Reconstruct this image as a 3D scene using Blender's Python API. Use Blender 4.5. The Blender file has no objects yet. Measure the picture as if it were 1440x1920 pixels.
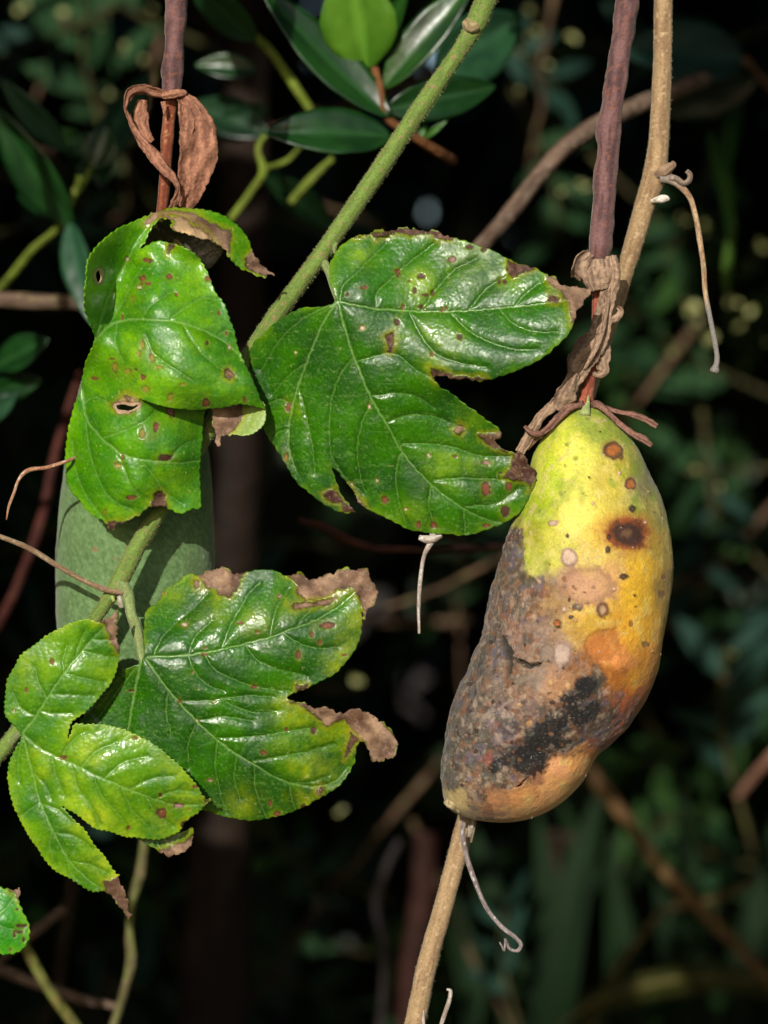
import bpy, math, random
import numpy as np
from mathutils import Vector

# ------------------------------------------------------------------ camera, world, sun, exposure
SC = bpy.context.scene
COL = SC.collection
S = 0.0001125            # metres per photo pixel in the plane of focus
D = 0.6 / S              # camera distance in the same unit
ZC = 1.2                 # camera height
cam_d = bpy.data.cameras.new('camera')
cam = bpy.data.objects.new('camera', cam_d); COL.objects.link(cam)
cam.location = (0, -0.6, ZC); cam.rotation_euler = (math.radians(90), 0, 0)
cam_d.sensor_fit = 'HORIZONTAL'; cam_d.sensor_width = 16.2; cam_d.lens = 60
cam_d.clip_start = 0.02; cam_d.clip_end = 200
cam_d.dof.use_dof = True; cam_d.dof.focus_distance = 0.6; cam_d.dof.aperture_fstop = 8.0
SC.camera = cam
AZ, EL = math.radians(15), math.radians(20)
TO_SUN = Vector((-math.sin(AZ)*math.cos(EL), -math.cos(AZ)*math.cos(EL), math.sin(EL)))
w = bpy.data.worlds.new('World'); SC.world = w; w.use_nodes = True
nt = w.node_tree
sky = nt.nodes.new('ShaderNodeTexSky'); sky.sky_type = 'NISHITA'; sky.sun_disc = False
sky.sun_elevation = EL; sky.sun_rotation = math.atan2(TO_SUN.x, TO_SUN.y)
bg = nt.nodes['Background']; bg.inputs['Strength'].default_value = 0.1
nt.links.new(sky.outputs[0], bg.inputs['Color'])
sun_d = bpy.data.lights.new('sun', 'SUN'); sun_d.energy = 3.9; sun_d.angle = math.radians(0.53)
sun_d.color = (1.0, 0.95, 0.87)
sun = bpy.data.objects.new('sun', sun_d); COL.objects.link(sun)
sun.rotation_euler = TO_SUN.to_track_quat('Z', 'Y').to_euler(); sun.location = (-1, -2, 3)
SC.view_settings.view_transform = 'Standard'; SC.view_settings.look = 'None'
SC.view_settings.exposure = 0.0; SC.view_settings.gamma = 1.0
SC.view_settings.use_curve_mapping = False
SC.render.resolution_x = 768; SC.render.resolution_y = 1024

RNG = np.random.default_rng(7)
random.seed(7)

# ------------------------------------------------------------------ helpers: space, noise, colour
def P(x, y, d):
    """photo direction + distance behind the focal plane (both in focal-plane pixels) -> world metres"""
    x = np.asarray(x, float); y = np.asarray(y, float); d = np.asarray(d, float)
    k = (D + d) / D * S
    return np.stack(np.broadcast_arrays((x - 720) * k, d * S, ZC + (960 - y) * k), -1)

def lin(c):
    c = np.asarray(c, float) / 255.0
    return np.where(c <= 0.04045, c / 12.92, ((c + 0.055) / 1.055) ** 2.4)

def sstep(a, b, x):
    t = np.clip((x - a) / (b - a), 0, 1); return t * t * (3 - 2 * t)

def _h(ix, iy, iz):
    n = (ix * 374761393 + iy * 668265263 + iz * 2147483647 // 7) & 0xFFFFFFFF
    n = ((n ^ (n >> 13)) * 1274126177) & 0xFFFFFFFF
    n = ((n ^ (n >> 16)) * 2246822519) & 0xFFFFFFFF
    return ((n ^ (n >> 15)) & 0xFFFFFF) / float(0xFFFFFF)

def vn(x, y, z=0.0):
    x, y, z = np.broadcast_arrays(np.asarray(x, float), np.asarray(y, float), np.asarray(z, float))
    ix, iy, iz = [np.floor(v).astype(np.int64) for v in (x, y, z)]
    fx, fy, fz = x - ix, y - iy, z - iz
    fx, fy, fz = [f * f * (3 - 2 * f) for f in (fx, fy, fz)]
    r = 0
    for a in (0, 1):
        wx = fx if a else 1 - fx
        for b in (0, 1):
            wy = fy if b else 1 - fy
            for c in (0, 1):
                wz = fz if c else 1 - fz
                r = r + wx * wy * wz * _h(ix + a, iy + b, iz + c)
    return r * 2 - 1

def fbm(x, y, z=0.0, o=3):
    r = 0; a = 1; t = 0
    for i in range(o):
        r = r + a * vn(x * 2 ** i + 17 * i, y * 2 ** i - 9 * i, np.asarray(z) * 2 ** i + 5 * i); t += a; a *= 0.5
    return r / t

def mix(a, b, t):
    t = np.asarray(t)[..., None]
    return a * (1 - t) + np.asarray(b) * t

def catmull(pts, n=8, closed=False):
    """smooth curve through the points; tangents follow chord lengths so that uneven spacing does not overshoot"""
    p = np.asarray(pts, float)
    if closed: q = np.vstack([p[-1:], p, p[:2]])
    else: q = np.vstack([2 * p[0] - p[1], p, 2 * p[-1] - p[-2]])
    h = np.maximum(np.linalg.norm(np.diff(q[:, :3], axis=0), axis=1), 1e-6)[:, None]
    t = np.linspace(0, 1, n, endpoint=False)[:, None]; out = []
    for i in range(1, len(q) - 2):
        s0, s1, s2 = (q[i] - q[i-1]) / h[i-1], (q[i+1] - q[i]) / h[i], (q[i+2] - q[i+1]) / h[i+1]
        m0 = (s0 * h[i] + s1 * h[i-1]) / (h[i] + h[i-1]) * h[i]; m1 = (s1 * h[i+1] + s2 * h[i]) / (h[i] + h[i+1]) * h[i]
        t2, t3 = t * t, t ** 3
        out.append((2*t3 - 3*t2 + 1) * q[i] + (t3 - 2*t2 + t) * m0 + (3*t2 - 2*t3) * q[i+1] + (t3 - t2) * m1)
    out = np.vstack(out)
    return out if closed else np.vstack([out, p[-1:]])

def resample(p, step, closed=False):
    if closed: p = np.vstack([p, p[:1]])
    sl = np.linalg.norm(np.diff(p[:, :2] if p.shape[1] < 3 else p[:, :3], axis=0), axis=1)
    L = np.concatenate([[0], np.cumsum(sl)])
    n = max(2, int(L[-1] / step)); t = np.linspace(0, L[-1], n + 1)
    if closed: t = t[:-1]
    return np.stack([np.interp(t, L, p[:, i]) for i in range(p.shape[1])], 1)

def tps(ctrl):
    c = np.asarray(ctrl, float); xy = c[:, :2] / 100; n = len(c)
    def U(r2): return np.where(r2 > 1e-9, r2 * np.log(np.maximum(r2, 1e-9)), 0)
    K = U(((xy[:, None] - xy[None]) ** 2).sum(-1)) + np.eye(n) * 0.15
    Pm = np.hstack([np.ones((n, 1)), xy])
    A = np.zeros((n + 3, n + 3)); A[:n, :n] = K; A[:n, n:] = Pm; A[n:, :n] = Pm.T
    s = np.linalg.solve(A, np.concatenate([c[:, 2], [0, 0, 0]]))
    def f(x, y):
        q = np.stack([x, y], -1) / 100
        r2 = ((q[:, None] - xy[None]) ** 2).sum(-1)
        return U(r2) @ s[:n] + s[n] + q @ s[n+1:]
    return f

def inside_rows(poly, gx, gy):
    """boolean (len(gy), len(gx)) of grid points inside the polygon (scan lines)"""
    a = poly; b = np.roll(poly, -1, 0); out = np.zeros((len(gy), len(gx)), bool)
    for j, y in enumerate(gy):
        m = (a[:, 1] <= y) != (b[:, 1] <= y)
        xs = np.sort(a[m, 0] + (y - a[m, 1]) / (b[m, 1] - a[m, 1]) * (b[m, 0] - a[m, 0]))
        out[j] = np.searchsorted(xs, gx) % 2 == 1
    return out

def inside_pts(poly, x, y):
    a = poly; b = np.roll(poly, -1, 0); c = np.zeros(x.shape, int)
    for (x0, y0), (x1, y1) in zip(a, b):
        if y0 == y1: continue
        m = ((y0 <= y) != (y1 <= y))
        c += m & (x < x0 + (y - y0) / (y1 - y0) * (x1 - x0))
    return c % 2 == 1

def near(pts, x, y, chunk=20000):
    """distance to, and index of, the nearest point of pts"""
    d = np.empty(len(x)); ii = np.empty(len(x), int)
    for k in range(0, len(x), chunk):
        q = (x[k:k+chunk, None] - pts[None, :, 0]) ** 2 + (y[k:k+chunk, None] - pts[None, :, 1]) ** 2
        i = q.argmin(1); ii[k:k+chunk] = i; d[k:k+chunk] = np.sqrt(q[np.arange(len(i)), i])
    return d, ii

def sdf(poly, x, y):
    """positive inside"""
    r = resample(np.asarray(poly, float), 2.5, True)
    m = (x > r[:, 0].min() - 40) & (x < r[:, 0].max() + 40) & (y > r[:, 1].min() - 40) & (y < r[:, 1].max() + 40)
    o = np.full(x.shape, -99.0)
    if m.any():
        dd, _ = near(r, x[m], y[m]); o[m] = np.where(inside_pts(r, x[m], y[m]), dd, -dd)
    return o

# ------------------------------------------------------------------ helpers: objects
def tag(o, label=None, cat=None, group=None, kind=None):
    if label: o['label'] = label
    if cat: o['category'] = cat
    if group: o['group'] = group
    if kind: o['kind'] = kind
    return o

def thing(name, loc, label, cat, group=None):
    o = bpy.data.objects.new(name, None); COL.objects.link(o)
    o.location = Vector(loc); o.empty_display_size = 0.01
    return tag(o, label, cat, group)

def mesh_obj(name, verts, faces, mats, parent=None, col=None, gloss=None, smooth=True):
    """faces: (n,3)/(n,4) array or list of such arrays"""
    if not isinstance(faces, list): faces = [faces]
    me = bpy.data.meshes.new(name)
    verts = np.asarray(verts, float)
    if parent is not None:
        par = parent; off = np.zeros(3)
        while par is not None: off += np.array(par.location); par = par.parent
        verts = verts - off
    faces = [np.asarray(f, np.int32) for f in faces if len(f)]
    loops = np.concatenate([f.ravel() for f in faces]); sizes = np.concatenate([np.full(len(f), f.shape[1]) for f in faces])
    me.vertices.add(len(verts)); me.vertices.foreach_set('co', verts.astype(np.float32).ravel())
    me.loops.add(len(loops)); me.loops.foreach_set('vertex_index', loops.astype(np.int32))
    me.polygons.add(len(sizes)); st = np.concatenate([[0], np.cumsum(sizes)[:-1]])
    me.polygons.foreach_set('loop_start', st.astype(np.int32))
    me.polygons.foreach_set('use_smooth', np.full(len(sizes), smooth))
    me.update(calc_edges=True)
    if col is not None:
        a = me.attributes.new('col', 'FLOAT_COLOR', 'POINT')
        c = np.ones((len(verts), 4), np.float32); c[:, :3] = np.clip(col, 0, 1); a.data.foreach_set('color', c.ravel())
    if gloss is not None:
        a = me.attributes.new('gloss', 'FLOAT', 'POINT'); a.data.foreach_set('value', np.asarray(gloss, np.float32))
    for m in (mats if isinstance(mats, (list, tuple)) else [mats]): me.materials.append(m)
    o = bpy.data.objects.new(name, me); COL.objects.link(o)
    if parent is not None: o.parent = parent
    return o

def solidify(o, t, offset=1.0, under=False):
    m = o.modifiers.new('thickness', 'SOLIDIFY'); m.thickness = t; m.offset = offset
    if under: m.material_offset = 1
    return o

# ------------------------------------------------------------------ materials
def new_mat(name):
    m = bpy.data.materials.new(name); m.use_nodes = True
    t = m.node_tree; return m, t, t.nodes['Principled BSDF']

def N(t, kind, **kw):
    n = t.nodes.new(kind)
    for k, v in kw.items():
        if k.startswith('i_'):
            n.inputs[k[2:].replace('_', ' ')].default_value = v
        else: setattr(n, k, v)
    return n

def mat_attr(name, rough_lo=0.9, rough_hi=0.3, bump=None, cnoise=0.25, cscale=900, spec=0.5, tint=None, trans=0.0, sheen=0.0):
    """colour from the mesh's own 'col', gloss from 'gloss'; procedural grain and relief on top"""
    m, t, b = new_mat(name); L = t.links.new
    at = N(t, 'ShaderNodeAttribute', attribute_name='col')
    tc = N(t, 'ShaderNodeTexCoord')
    no = N(t, 'ShaderNodeTexNoise'); no.inputs['Scale'].default_value = cscale; no.inputs['Detail'].default_value = 4
    L(tc.outputs['Object'], no.inputs['Vector'])
    mr = N(t, 'ShaderNodeMapRange'); mr.inputs['To Min'].default_value = 1 - cnoise; mr.inputs['To Max'].default_value = 1 + cnoise
    mr.inputs['From Min'].default_value = 0.25; mr.inputs['From Max'].default_value = 0.75
    L(no.outputs['Fac'], mr.inputs['Value'])
    vm = N(t, 'ShaderNodeVectorMath', operation='SCALE'); L(at.outputs['Color'], vm.inputs[0]); L(mr.outputs[0], vm.inputs['Scale'])
    src = vm.outputs[0]
    if tint is not None:
        v2 = N(t, 'ShaderNodeVectorMath', operation='MULTIPLY'); L(src, v2.inputs[0]); v2.inputs[1].default_value = tint; src = v2.outputs[0]
    L(src, b.inputs['Base Color'])
    ag = N(t, 'ShaderNodeAttribute', attribute_name='gloss')
    m2 = N(t, 'ShaderNodeMapRange'); m2.inputs['To Min'].default_value = rough_lo; m2.inputs['To Max'].default_value = rough_hi
    L(ag.outputs['Fac'], m2.inputs['Value']); L(m2.outputs[0], b.inputs['Roughness'])
    b.inputs['Specular IOR Level'].default_value = spec
    if sheen:
        b.inputs['Sheen Weight'].default_value = sheen; b.inputs['Sheen Roughness'].default_value = 0.45; b.inputs['Sheen Tint'].default_value = (.9, .92, .82, 1)
    prev = None
    for (kind, scale, dist, strength) in (bump or []):
        bu = N(t, 'ShaderNodeBump'); bu.inputs['Distance'].default_value = dist; bu.inputs['Strength'].default_value = strength
        if kind == 'cell':
            wn = N(t, 'ShaderNodeTexNoise'); wn.inputs['Scale'].default_value = scale * 0.6
            L(tc.outputs['Object'], wn.inputs['Vector'])
            ad = N(t, 'ShaderNodeVectorMath', operation='MULTIPLY_ADD'); L(wn.outputs['Color'], ad.inputs[0])
            ad.inputs[1].default_value = (0.7 / scale,) * 3; L(tc.outputs['Object'], ad.inputs[2])
            vo = N(t, 'ShaderNodeTexVoronoi', feature='SMOOTH_F1'); vo.inputs['Scale'].default_value = scale
            vo.inputs['Smoothness'].default_value = 0.35
            L(ad.outputs[0], vo.inputs['Vector'])
            iv = N(t, 'ShaderNodeMath', operation='SUBTRACT'); iv.inputs[0].default_value = 1.0; L(vo.outputs['Distance'], iv.inputs[1])
            L(iv.outputs[0], bu.inputs['Height'])
        else:
            n2 = N(t, 'ShaderNodeTexNoise'); n2.inputs['Scale'].default_value = scale; n2.inputs['Detail'].default_value = 5
            L(tc.outputs['Object'], n2.inputs['Vector']); L(n2.outputs['Fac'], bu.inputs['Height'])
        if prev is not None: L(prev.outputs[0], bu.inputs['Normal'])
        prev = bu
    if prev is not None: L(prev.outputs[0], b.inputs['Normal'])
    if trans:
        tr = N(t, 'ShaderNodeBsdfTranslucent'); L(src, tr.inputs['Color'])
        mx = N(t, 'ShaderNodeMixShader'); mx.inputs[0].default_value = trans
        out = t.nodes['Material Output']
        L(b.outputs[0], mx.inputs[1]); L(tr.outputs[0], mx.inputs[2]); L(mx.outputs[0], out.inputs['Surface'])
    return m

M_LEAF = mat_attr('leaf_upper', 0.85, 0.25, [('cell', 1150, 0.00013, 0.55), ('noise', 420, 0.0002, 0.12)], 0.18, 1700, 0.52)
M_UNDER = mat_attr('leaf_underside', 0.85, 0.6, [('cell', 500, 0.0003, 0.6)], 0.15, 1500, 0.3, (1.5, 1.3, 2.2))
M_FRUIT = mat_attr('fruit_rind', 0.9, 0.42, [('noise', 1400, 0.0003, 0.5), ('noise', 380, 0.0007, 0.45)], 0.2, 2600, 0.4, sheen=0.16)
M_GFRUIT = mat_attr('green_rind', 0.9, 0.6, [('noise', 1200, 0.0003, 0.3)], 0.2, 1400, 0.3, sheen=0.35)
M_STEM = mat_attr('stem_bark', 0.92, 0.55, [('noise', 1800, 0.0003, 0.6)], 0.3, 2200, 0.3, sheen=0.25)
M_DRY = mat_attr('dry_bract', 0.95, 0.6, [('noise', 900, 0.0006, 0.6), ('noise', 2600, 0.0003, 0.5)], 0.3, 1500, 0.2)
M_FUZZ = mat_attr('fuzz_hair', 0.9, 0.6, None, 0.1, 100, 0.2, None, 0.3)
M_SHRUB = mat_attr('shrub_leaf', 0.8, 0.24, [('noise', 90, 0.002, 0.25)], 0.15, 120, 0.5)
M_FOLIAGE = mat_attr('foliage_leaf', 0.8, 0.35, None, 0.2, 60, 0.5)
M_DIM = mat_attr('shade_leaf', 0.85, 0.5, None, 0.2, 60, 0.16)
M_WOOD = mat_attr('wood_bark', 0.95, 0.6, [('noise', 160, 0.003, 0.8)], 0.4, 120, 0.2)

def mat_ground():
    m, t, b = new_mat('leaf_litter'); L = t.links.new
    tc = N(t, 'ShaderNodeTexCoord'); vo = N(t, 'ShaderNodeTexVoronoi'); vo.inputs['Scale'].default_value = 14
    L(tc.outputs['Object'], vo.inputs['Vector'])
    cr = N(t, 'ShaderNodeValToRGB'); cr.color_ramp.elements[0].color = (*lin((45, 32, 22)), 1); cr.color_ramp.elements[1].color = (*lin((95, 75, 50)), 1)
    sp = N(t, 'ShaderNodeSeparateColor'); L(vo.outputs['Color'], sp.inputs[0]); L(sp.outputs[0], cr.inputs[0]); L(cr.outputs[0], b.inputs['Base Color'])
    bu = N(t, 'ShaderNodeBump'); bu.inputs['Distance'].default_value = 0.03; L(vo.outputs['Distance'], bu.inputs['Height']); L(bu.outputs[0], b.inputs['Normal'])
    b.inputs['Roughness'].default_value = 0.95
    return m

# ------------------------------------------------------------------ geometry builders
def tube_mesh(path, sides=18, step=3.0, rough=0.04, rs=12.0, colfn=None, seed=0, cap=True):
    """path rows: x, y, depth, radius (photo pixels). returns verts, faces, col, gloss, centre coordinates"""
    p = resample(catmull(path, 10), step)
    W = P(p[:, 0], p[:, 1], p[:, 2]); R = p[:, 3] * S * (D + p[:, 2]) / D
    T = np.gradient(W, axis=0); T /= np.linalg.norm(T, axis=1)[:, None] + 1e-12
    ref = np.array([0, -1.0, 0]); u = np.cross(T, ref)
    bad = np.linalg.norm(u, axis=1) < 0.05; u[bad] = np.cross(T[bad], np.array([1.0, 0, 0]))
    u /= np.linalg.norm(u, axis=1)[:, None]; v = np.cross(T, u)
    th = np.linspace(0, 2 * np.pi, sides, endpoint=False)
    a = np.arange(len(p))[:, None] * step
    nz = 1 + rough * (fbm(a / rs + seed * 13, np.cos(th)[None] * 1.3 + 0 * a, np.sin(th)[None] * 1.3 + 0 * a, 3)
                      + 0.6 * fbm(a / (rs * 5), np.cos(th)[None] * 3 + 9 + 0 * a, np.sin(th)[None] * 3 + 0 * a, 2))
    V = W[:, None] + (R[:, None] * nz)[..., None] * (np.cos(th)[None, :, None] * u[:, None] + np.sin(th)[None, :, None] * v[:, None])
    n, k = len(p), sides
    i = np.arange(n - 1)[:, None] * k; j = np.arange(k)[None]; j2 = (j + 1) % k
    F = np.stack([i + j, i + j2, i + k + j2, i + k + j], -1).reshape(-1, 4)
    V = V.reshape(-1, 3); fl = [F]
    if cap:
        V = np.vstack([V, W[0], W[-1]]); a0, a1 = n * k, n * k + 1
        jj = np.arange(k); j2 = (jj + 1) % k
        fl.append(np.stack([np.full(k, a0), j2, jj], 1)); fl.append(np.stack([np.full(k, a1), (n - 1) * k + jj, (n - 1) * k + j2], 1))
    A = np.repeat(np.arange(n) / max(1, n - 1), k); TH = np.tile(th, n); X = np.repeat(p[:, 0], k); Y = np.repeat(p[:, 1], k)
    ln = np.repeat(np.arange(n) * step, k)
    col = colfn(A, TH, X, Y, ln); gl = np.full(len(col), 0.5)
    if cap: col = np.vstack([col, col[:1], col[-1:]]); gl = np.append(gl, [0.3, 0.3])
    return V, fl, col, gl

def tube(name, path, colfn, parent, mat=None, **kw):
    V, F, c, g = tube_mesh(path, colfn=colfn, **kw)
    return mesh_obj(name, V, F, mat or M_STEM, parent, c, g)

def stem_col(c1, c2, c3=None, stretch=40.0, seed=0):
    c1, c2 = lin(c1), lin(c2); c3 = lin(c3) if c3 is not None else c2
    def f(A, TH, X, Y, ln):
        n = fbm(ln / stretch + seed, np.cos(TH) * 3, np.sin(TH) * 3, 4) + .5 * fbm(ln / (stretch * 4), np.cos(TH) * 6 + 3, np.sin(TH) * 6, 2)
        c = mix(np.tile(c1, (len(A), 1)), c2, sstep(-0.25, 0.35, n))
        n2 = fbm(ln / 7 + seed * 3, np.cos(TH) * 4 + 5, np.sin(TH) * 4, 2)
        return mix(c, c3, sstep(0.25, 0.55, n2))
    return f

def hairs(name, V, F, parent, n, length, color, rmin=0.4, seed=0, width=0.00006, mat=None, mask=None):
    """short fuzz standing on a surface: thin slivers, one mesh"""
    rg = np.random.default_rng(seed)
    F = F[0] if isinstance(F, list) else F
    A = V[F[:, 0]]; B = V[F[:, 1]]; C = V[F[:, 2]]; E = V[F[:, 3]]
    nr = np.cross(C - A, E - B); ar = np.linalg.norm(nr, axis=1); nr = nr / (ar[:, None] + 1e-15)
    pw = ar.copy()
    if mask is not None: pw *= mask[F[:, 0]]
    i = rg.choice(len(F), n, p=pw / pw.sum())
    a, b = rg.random((2, n, 1))
    p = (A[i] * (1-a) + B[i] * a) * (1-b) + (E[i] * (1-a) + C[i] * a) * b
    d = nr[i] + rg.normal(0, 0.45, (n, 3)); d /= np.linalg.norm(d, axis=1)[:, None]
    ln = length * rg.uniform(rmin, 1.0, (n, 1))
    s = np.cross(d, np.array([0.0, 1, 0.2])); s /= np.linalg.norm(s, axis=1)[:, None] + 1e-12
    VV = np.stack([p - s * width, p + s * width, p + d * ln * 0.6 + s * width * 0.6 , p + d * ln + nr[i] * ln * 0.1], 1).reshape(-1, 3)
    k = np.arange(n)[:, None] * 4
    FF = k + np.array([[0, 1, 2, 3]])
    c = np.tile(lin(color), (n * 4, 1)) * np.repeat(rg.uniform(0.6, 1.15, (n, 1)), 4, 0)
    return tag(mesh_obj(name, VV, FF, mat or M_FUZZ, parent, c, np.zeros(n * 4)), kind='stuff')

def ribbon(name, path, parent, c1, c2, curl=1.2, crumple=4.0, nw=15, step=3.0, seed=0, mat=None, thick=0.00014, ragged=0.2, wavy=0.16):
    """dried strip: path rows x, y, depth, half width, twist (deg about its length)"""
    p = resample(catmull(path, 10), step); n = len(p)
    W = P(p[:, 0], p[:, 1], p[:, 2]) / S
    T = np.gradient(W, axis=0); T /= np.linalg.norm(T, axis=1)[:, None] + 1e-9
    fw = np.array([0, -1.0, 0]); u = np.cross(T, fw); u /= np.linalg.norm(u, axis=1)[:, None] + 1e-9
    v = np.cross(u, T)
    tw = np.radians(p[:, 4])[:, None]
    u, v = u * np.cos(tw) + v * np.sin(tw), v * np.cos(tw) - u * np.sin(tw)
    a = np.linspace(-1, 1, nw)[None]
    ln = np.arange(n)[:, None] * step
    hw = p[:, 3:4] * (1 + ragged * fbm(ln / 18 + seed, np.sign(a) * 3.0, 0, 3) + .5 * ragged * vn(ln / 5 + seed, np.sign(a) * 5.0))
    off = curl * a * a * hw * 0.5 * (.45 + .8 * fbm(ln / 45 + seed * 3, 0 * a, 6, 2)) + wavy * hw * np.sin(a * 4.4 + 2.5 * fbm(ln / 50 + seed, 0 * a, 2, 2))
    nz = crumple * (fbm(ln / 22 + seed * 7, a * 1.6, 0, 3) + .35 * fbm(ln / 30, a * 6, seed, 2))
    V = (W[:, None] + (a * hw)[..., None] * u[:, None] + (off + nz)[..., None] * -v[:, None]) * S
    i = np.arange(n - 1)[:, None] * nw; j = np.arange(nw - 1)[None]
    F = np.stack([i + j, i + j + 1, i + nw + j + 1, i + nw + j], -1).reshape(-1, 4)
    q = .8 * fbm(ln / 30 + seed, a * 3, 1, 4) + 0.7 * fbm(ln / 45 + seed, a * 9 + 3, 2, 3) + .5 * fbm(ln / 5, a * 8, seed, 2)
    c = mix(np.tile(lin(c1), (n * nw, 1)), lin(c2), sstep(-0.4, 0.5, q).ravel())
    e = (1 - 0.25 * sstep(0.75, 1, np.abs(a)) + 0 * ln).ravel()
    o = mesh_obj(name, V.reshape(-1, 3), F, mat or M_DRY, parent, c * e[:, None], np.full(n * nw, 0.3))
    return solidify(o, thick, 0.0)

# ---- leaves
def serrate(out, amp, pitch, seed):
    r = resample(catmull(out, 8, True), 2.0, True)
    t = np.roll(r, -2, 0) - np.roll(r, 2, 0); t /= np.linalg.norm(t, axis=1)[:, None] + 1e-9
    nrm = np.stack([t[:, 1], -t[:, 0]], 1)
    area = 0.5 * np.sum(r[:, 0] * np.roll(r[:, 1], -1) - np.roll(r[:, 0], -1) * r[:, 1])
    if area < 0: nrm = -nrm
    s = np.arange(len(r)) * 2.0
    ph = s / pitch + 0.35 * fbm(s / 40 + seed, 0 * s, 0, 2)
    saw = (ph % 1.0); tooth = np.where(saw < 0.72, saw / 0.72, (1 - saw) / 0.28)
    a = amp * (0.55 + 0.75 * (vn(np.floor(ph) * 7.3 + seed, 0 * s) * 0.5 + 0.5))
    return r + nrm * ((tooth - 0.4) * a + 1.2 * fbm(s / 14 + seed * 5, 1 + 0 * s, 0, 3))[:, None]

def leaf_grid(outline, step, holes=(), slit=None):
    x0, y0 = outline.min(0) - step; x1, y1 = outline.max(0) + step
    gx = np.arange(x0, x1, step); gy = np.arange(y0, y1, step)
    X, Y = np.meshgrid(gx, gy)
    cx = gx[:-1] + step / 2; cy = gy[:-1] + step / 2
    keep = inside_rows(outline, cx, cy)
    CX, CY = np.meshgrid(cx, cy)
    for h in holes: keep &= ~inside_rows(h, cx, cy)
    nx = len(gx)
    idx = np.arange(X.size).reshape(X.shape)
    if slit is not None:
        sx, sy = slit[:, 0], slit[:, 1]
        yv = np.interp(X, sx, sy); m = (X >= sx[0]) & (X <= sx[-1]) & (np.abs(Y - yv) <= step / 2)
        Y = np.where(m, yv, Y)
    Q = np.stack([idx[:-1, :-1], idx[1:, :-1], idx[1:, 1:], idx[:-1, 1:]], -1)
    low = np.zeros(keep.shape, bool)
    if slit is not None:
        low = (CX > sx[0]) & (CY > np.interp(CX, sx, sy)) & (CX < sx[-1])
    Qk = Q[keep]; lowk = low[keep]
    cnt = np.bincount(Qk.ravel(), minlength=X.size)
    x, y = X.ravel().copy(), Y.ravel().copy()
    bd = np.where((cnt > 0) & (cnt < 4))[0]
    allp = np.vstack([resample(outline, 0.7, True)] + [resample(h, 0.7, True) for h in holes])
    dd, ii = near(allp, x[bd], y[bd]); ok = dd < 1.6 * step
    x[bd[ok]] = allp[ii[ok], 0]; y[bd[ok]] = allp[ii[ok], 1]
    # lower side of the slit gets vertices of its own
    is_low = np.zeros(X.size, bool)
    if slit is not None:
        lv = np.unique(Qk[lowk].ravel()); uv = np.unique(Qk[~lowk].ravel())
        both = np.intersect1d(lv, uv)
        on = both[(x[both] > sx[0] + 1) & (x[both] < sx[-1] - step) & (np.abs(y[both] - np.interp(x[both], sx, sy)) < step)]
        mp = np.arange(X.size + len(on)); x = np.append(x, x[on]); y = np.append(y, y[on])
        rep = np.arange(X.size); rep[on] = X.size + np.arange(len(on))
        Qk[lowk] = rep[Qk[lowk]]
        is_low = np.zeros(len(x), bool); is_low[np.setdiff1d(np.unique(Qk[lowk].ravel()), both)] = True; is_low[X.size:] = True
    used, inv = np.unique(Qk.ravel(), return_inverse=True)
    return x[used], y[used], inv.reshape(-1, 4), is_low[used] if slit is not None else None

def vein_field(veins, x, y):
    """veins: list of (points, half width at base). returns distance to the nearest vein edge and line weight"""
    dist = np.full(len(x), 99.0); line = np.zeros(len(x))
    for pts, w0 in veins:
        r = resample(catmull(pts, 8), 2.0)
        m = (x > r[:, 0].min() - 45) & (x < r[:, 0].max() + 45) & (y > r[:, 1].min() - 45) & (y < r[:, 1].max() + 45)
        if not m.any(): continue
        xm, ym = x[m], y[m]
        xm = xm + 1.2 * vn(xm / 9, ym / 9, 3); ym = ym + 1.2 * vn(xm / 9, ym / 9, 8)
        dd, ii = near(r, xm, ym)
        wd = w0 * (1 - 0.65 * ii / len(r))
        dist[m] = np.minimum(dist[m], dd * (1 + 0.6 * (w0 < 1.6)))
        line[m] = np.maximum(line[m], sstep(wd + 1.2, wd - 0.6, dd) * (0.85 if w0 > 1.6 else 0.6))
    return dist, line

BROWN1, BROWN2, BROWND, TAN = lin((146, 116, 90)), lin((94, 66, 47)), lin((58, 26, 15)), lin((178, 148, 106))

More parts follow.
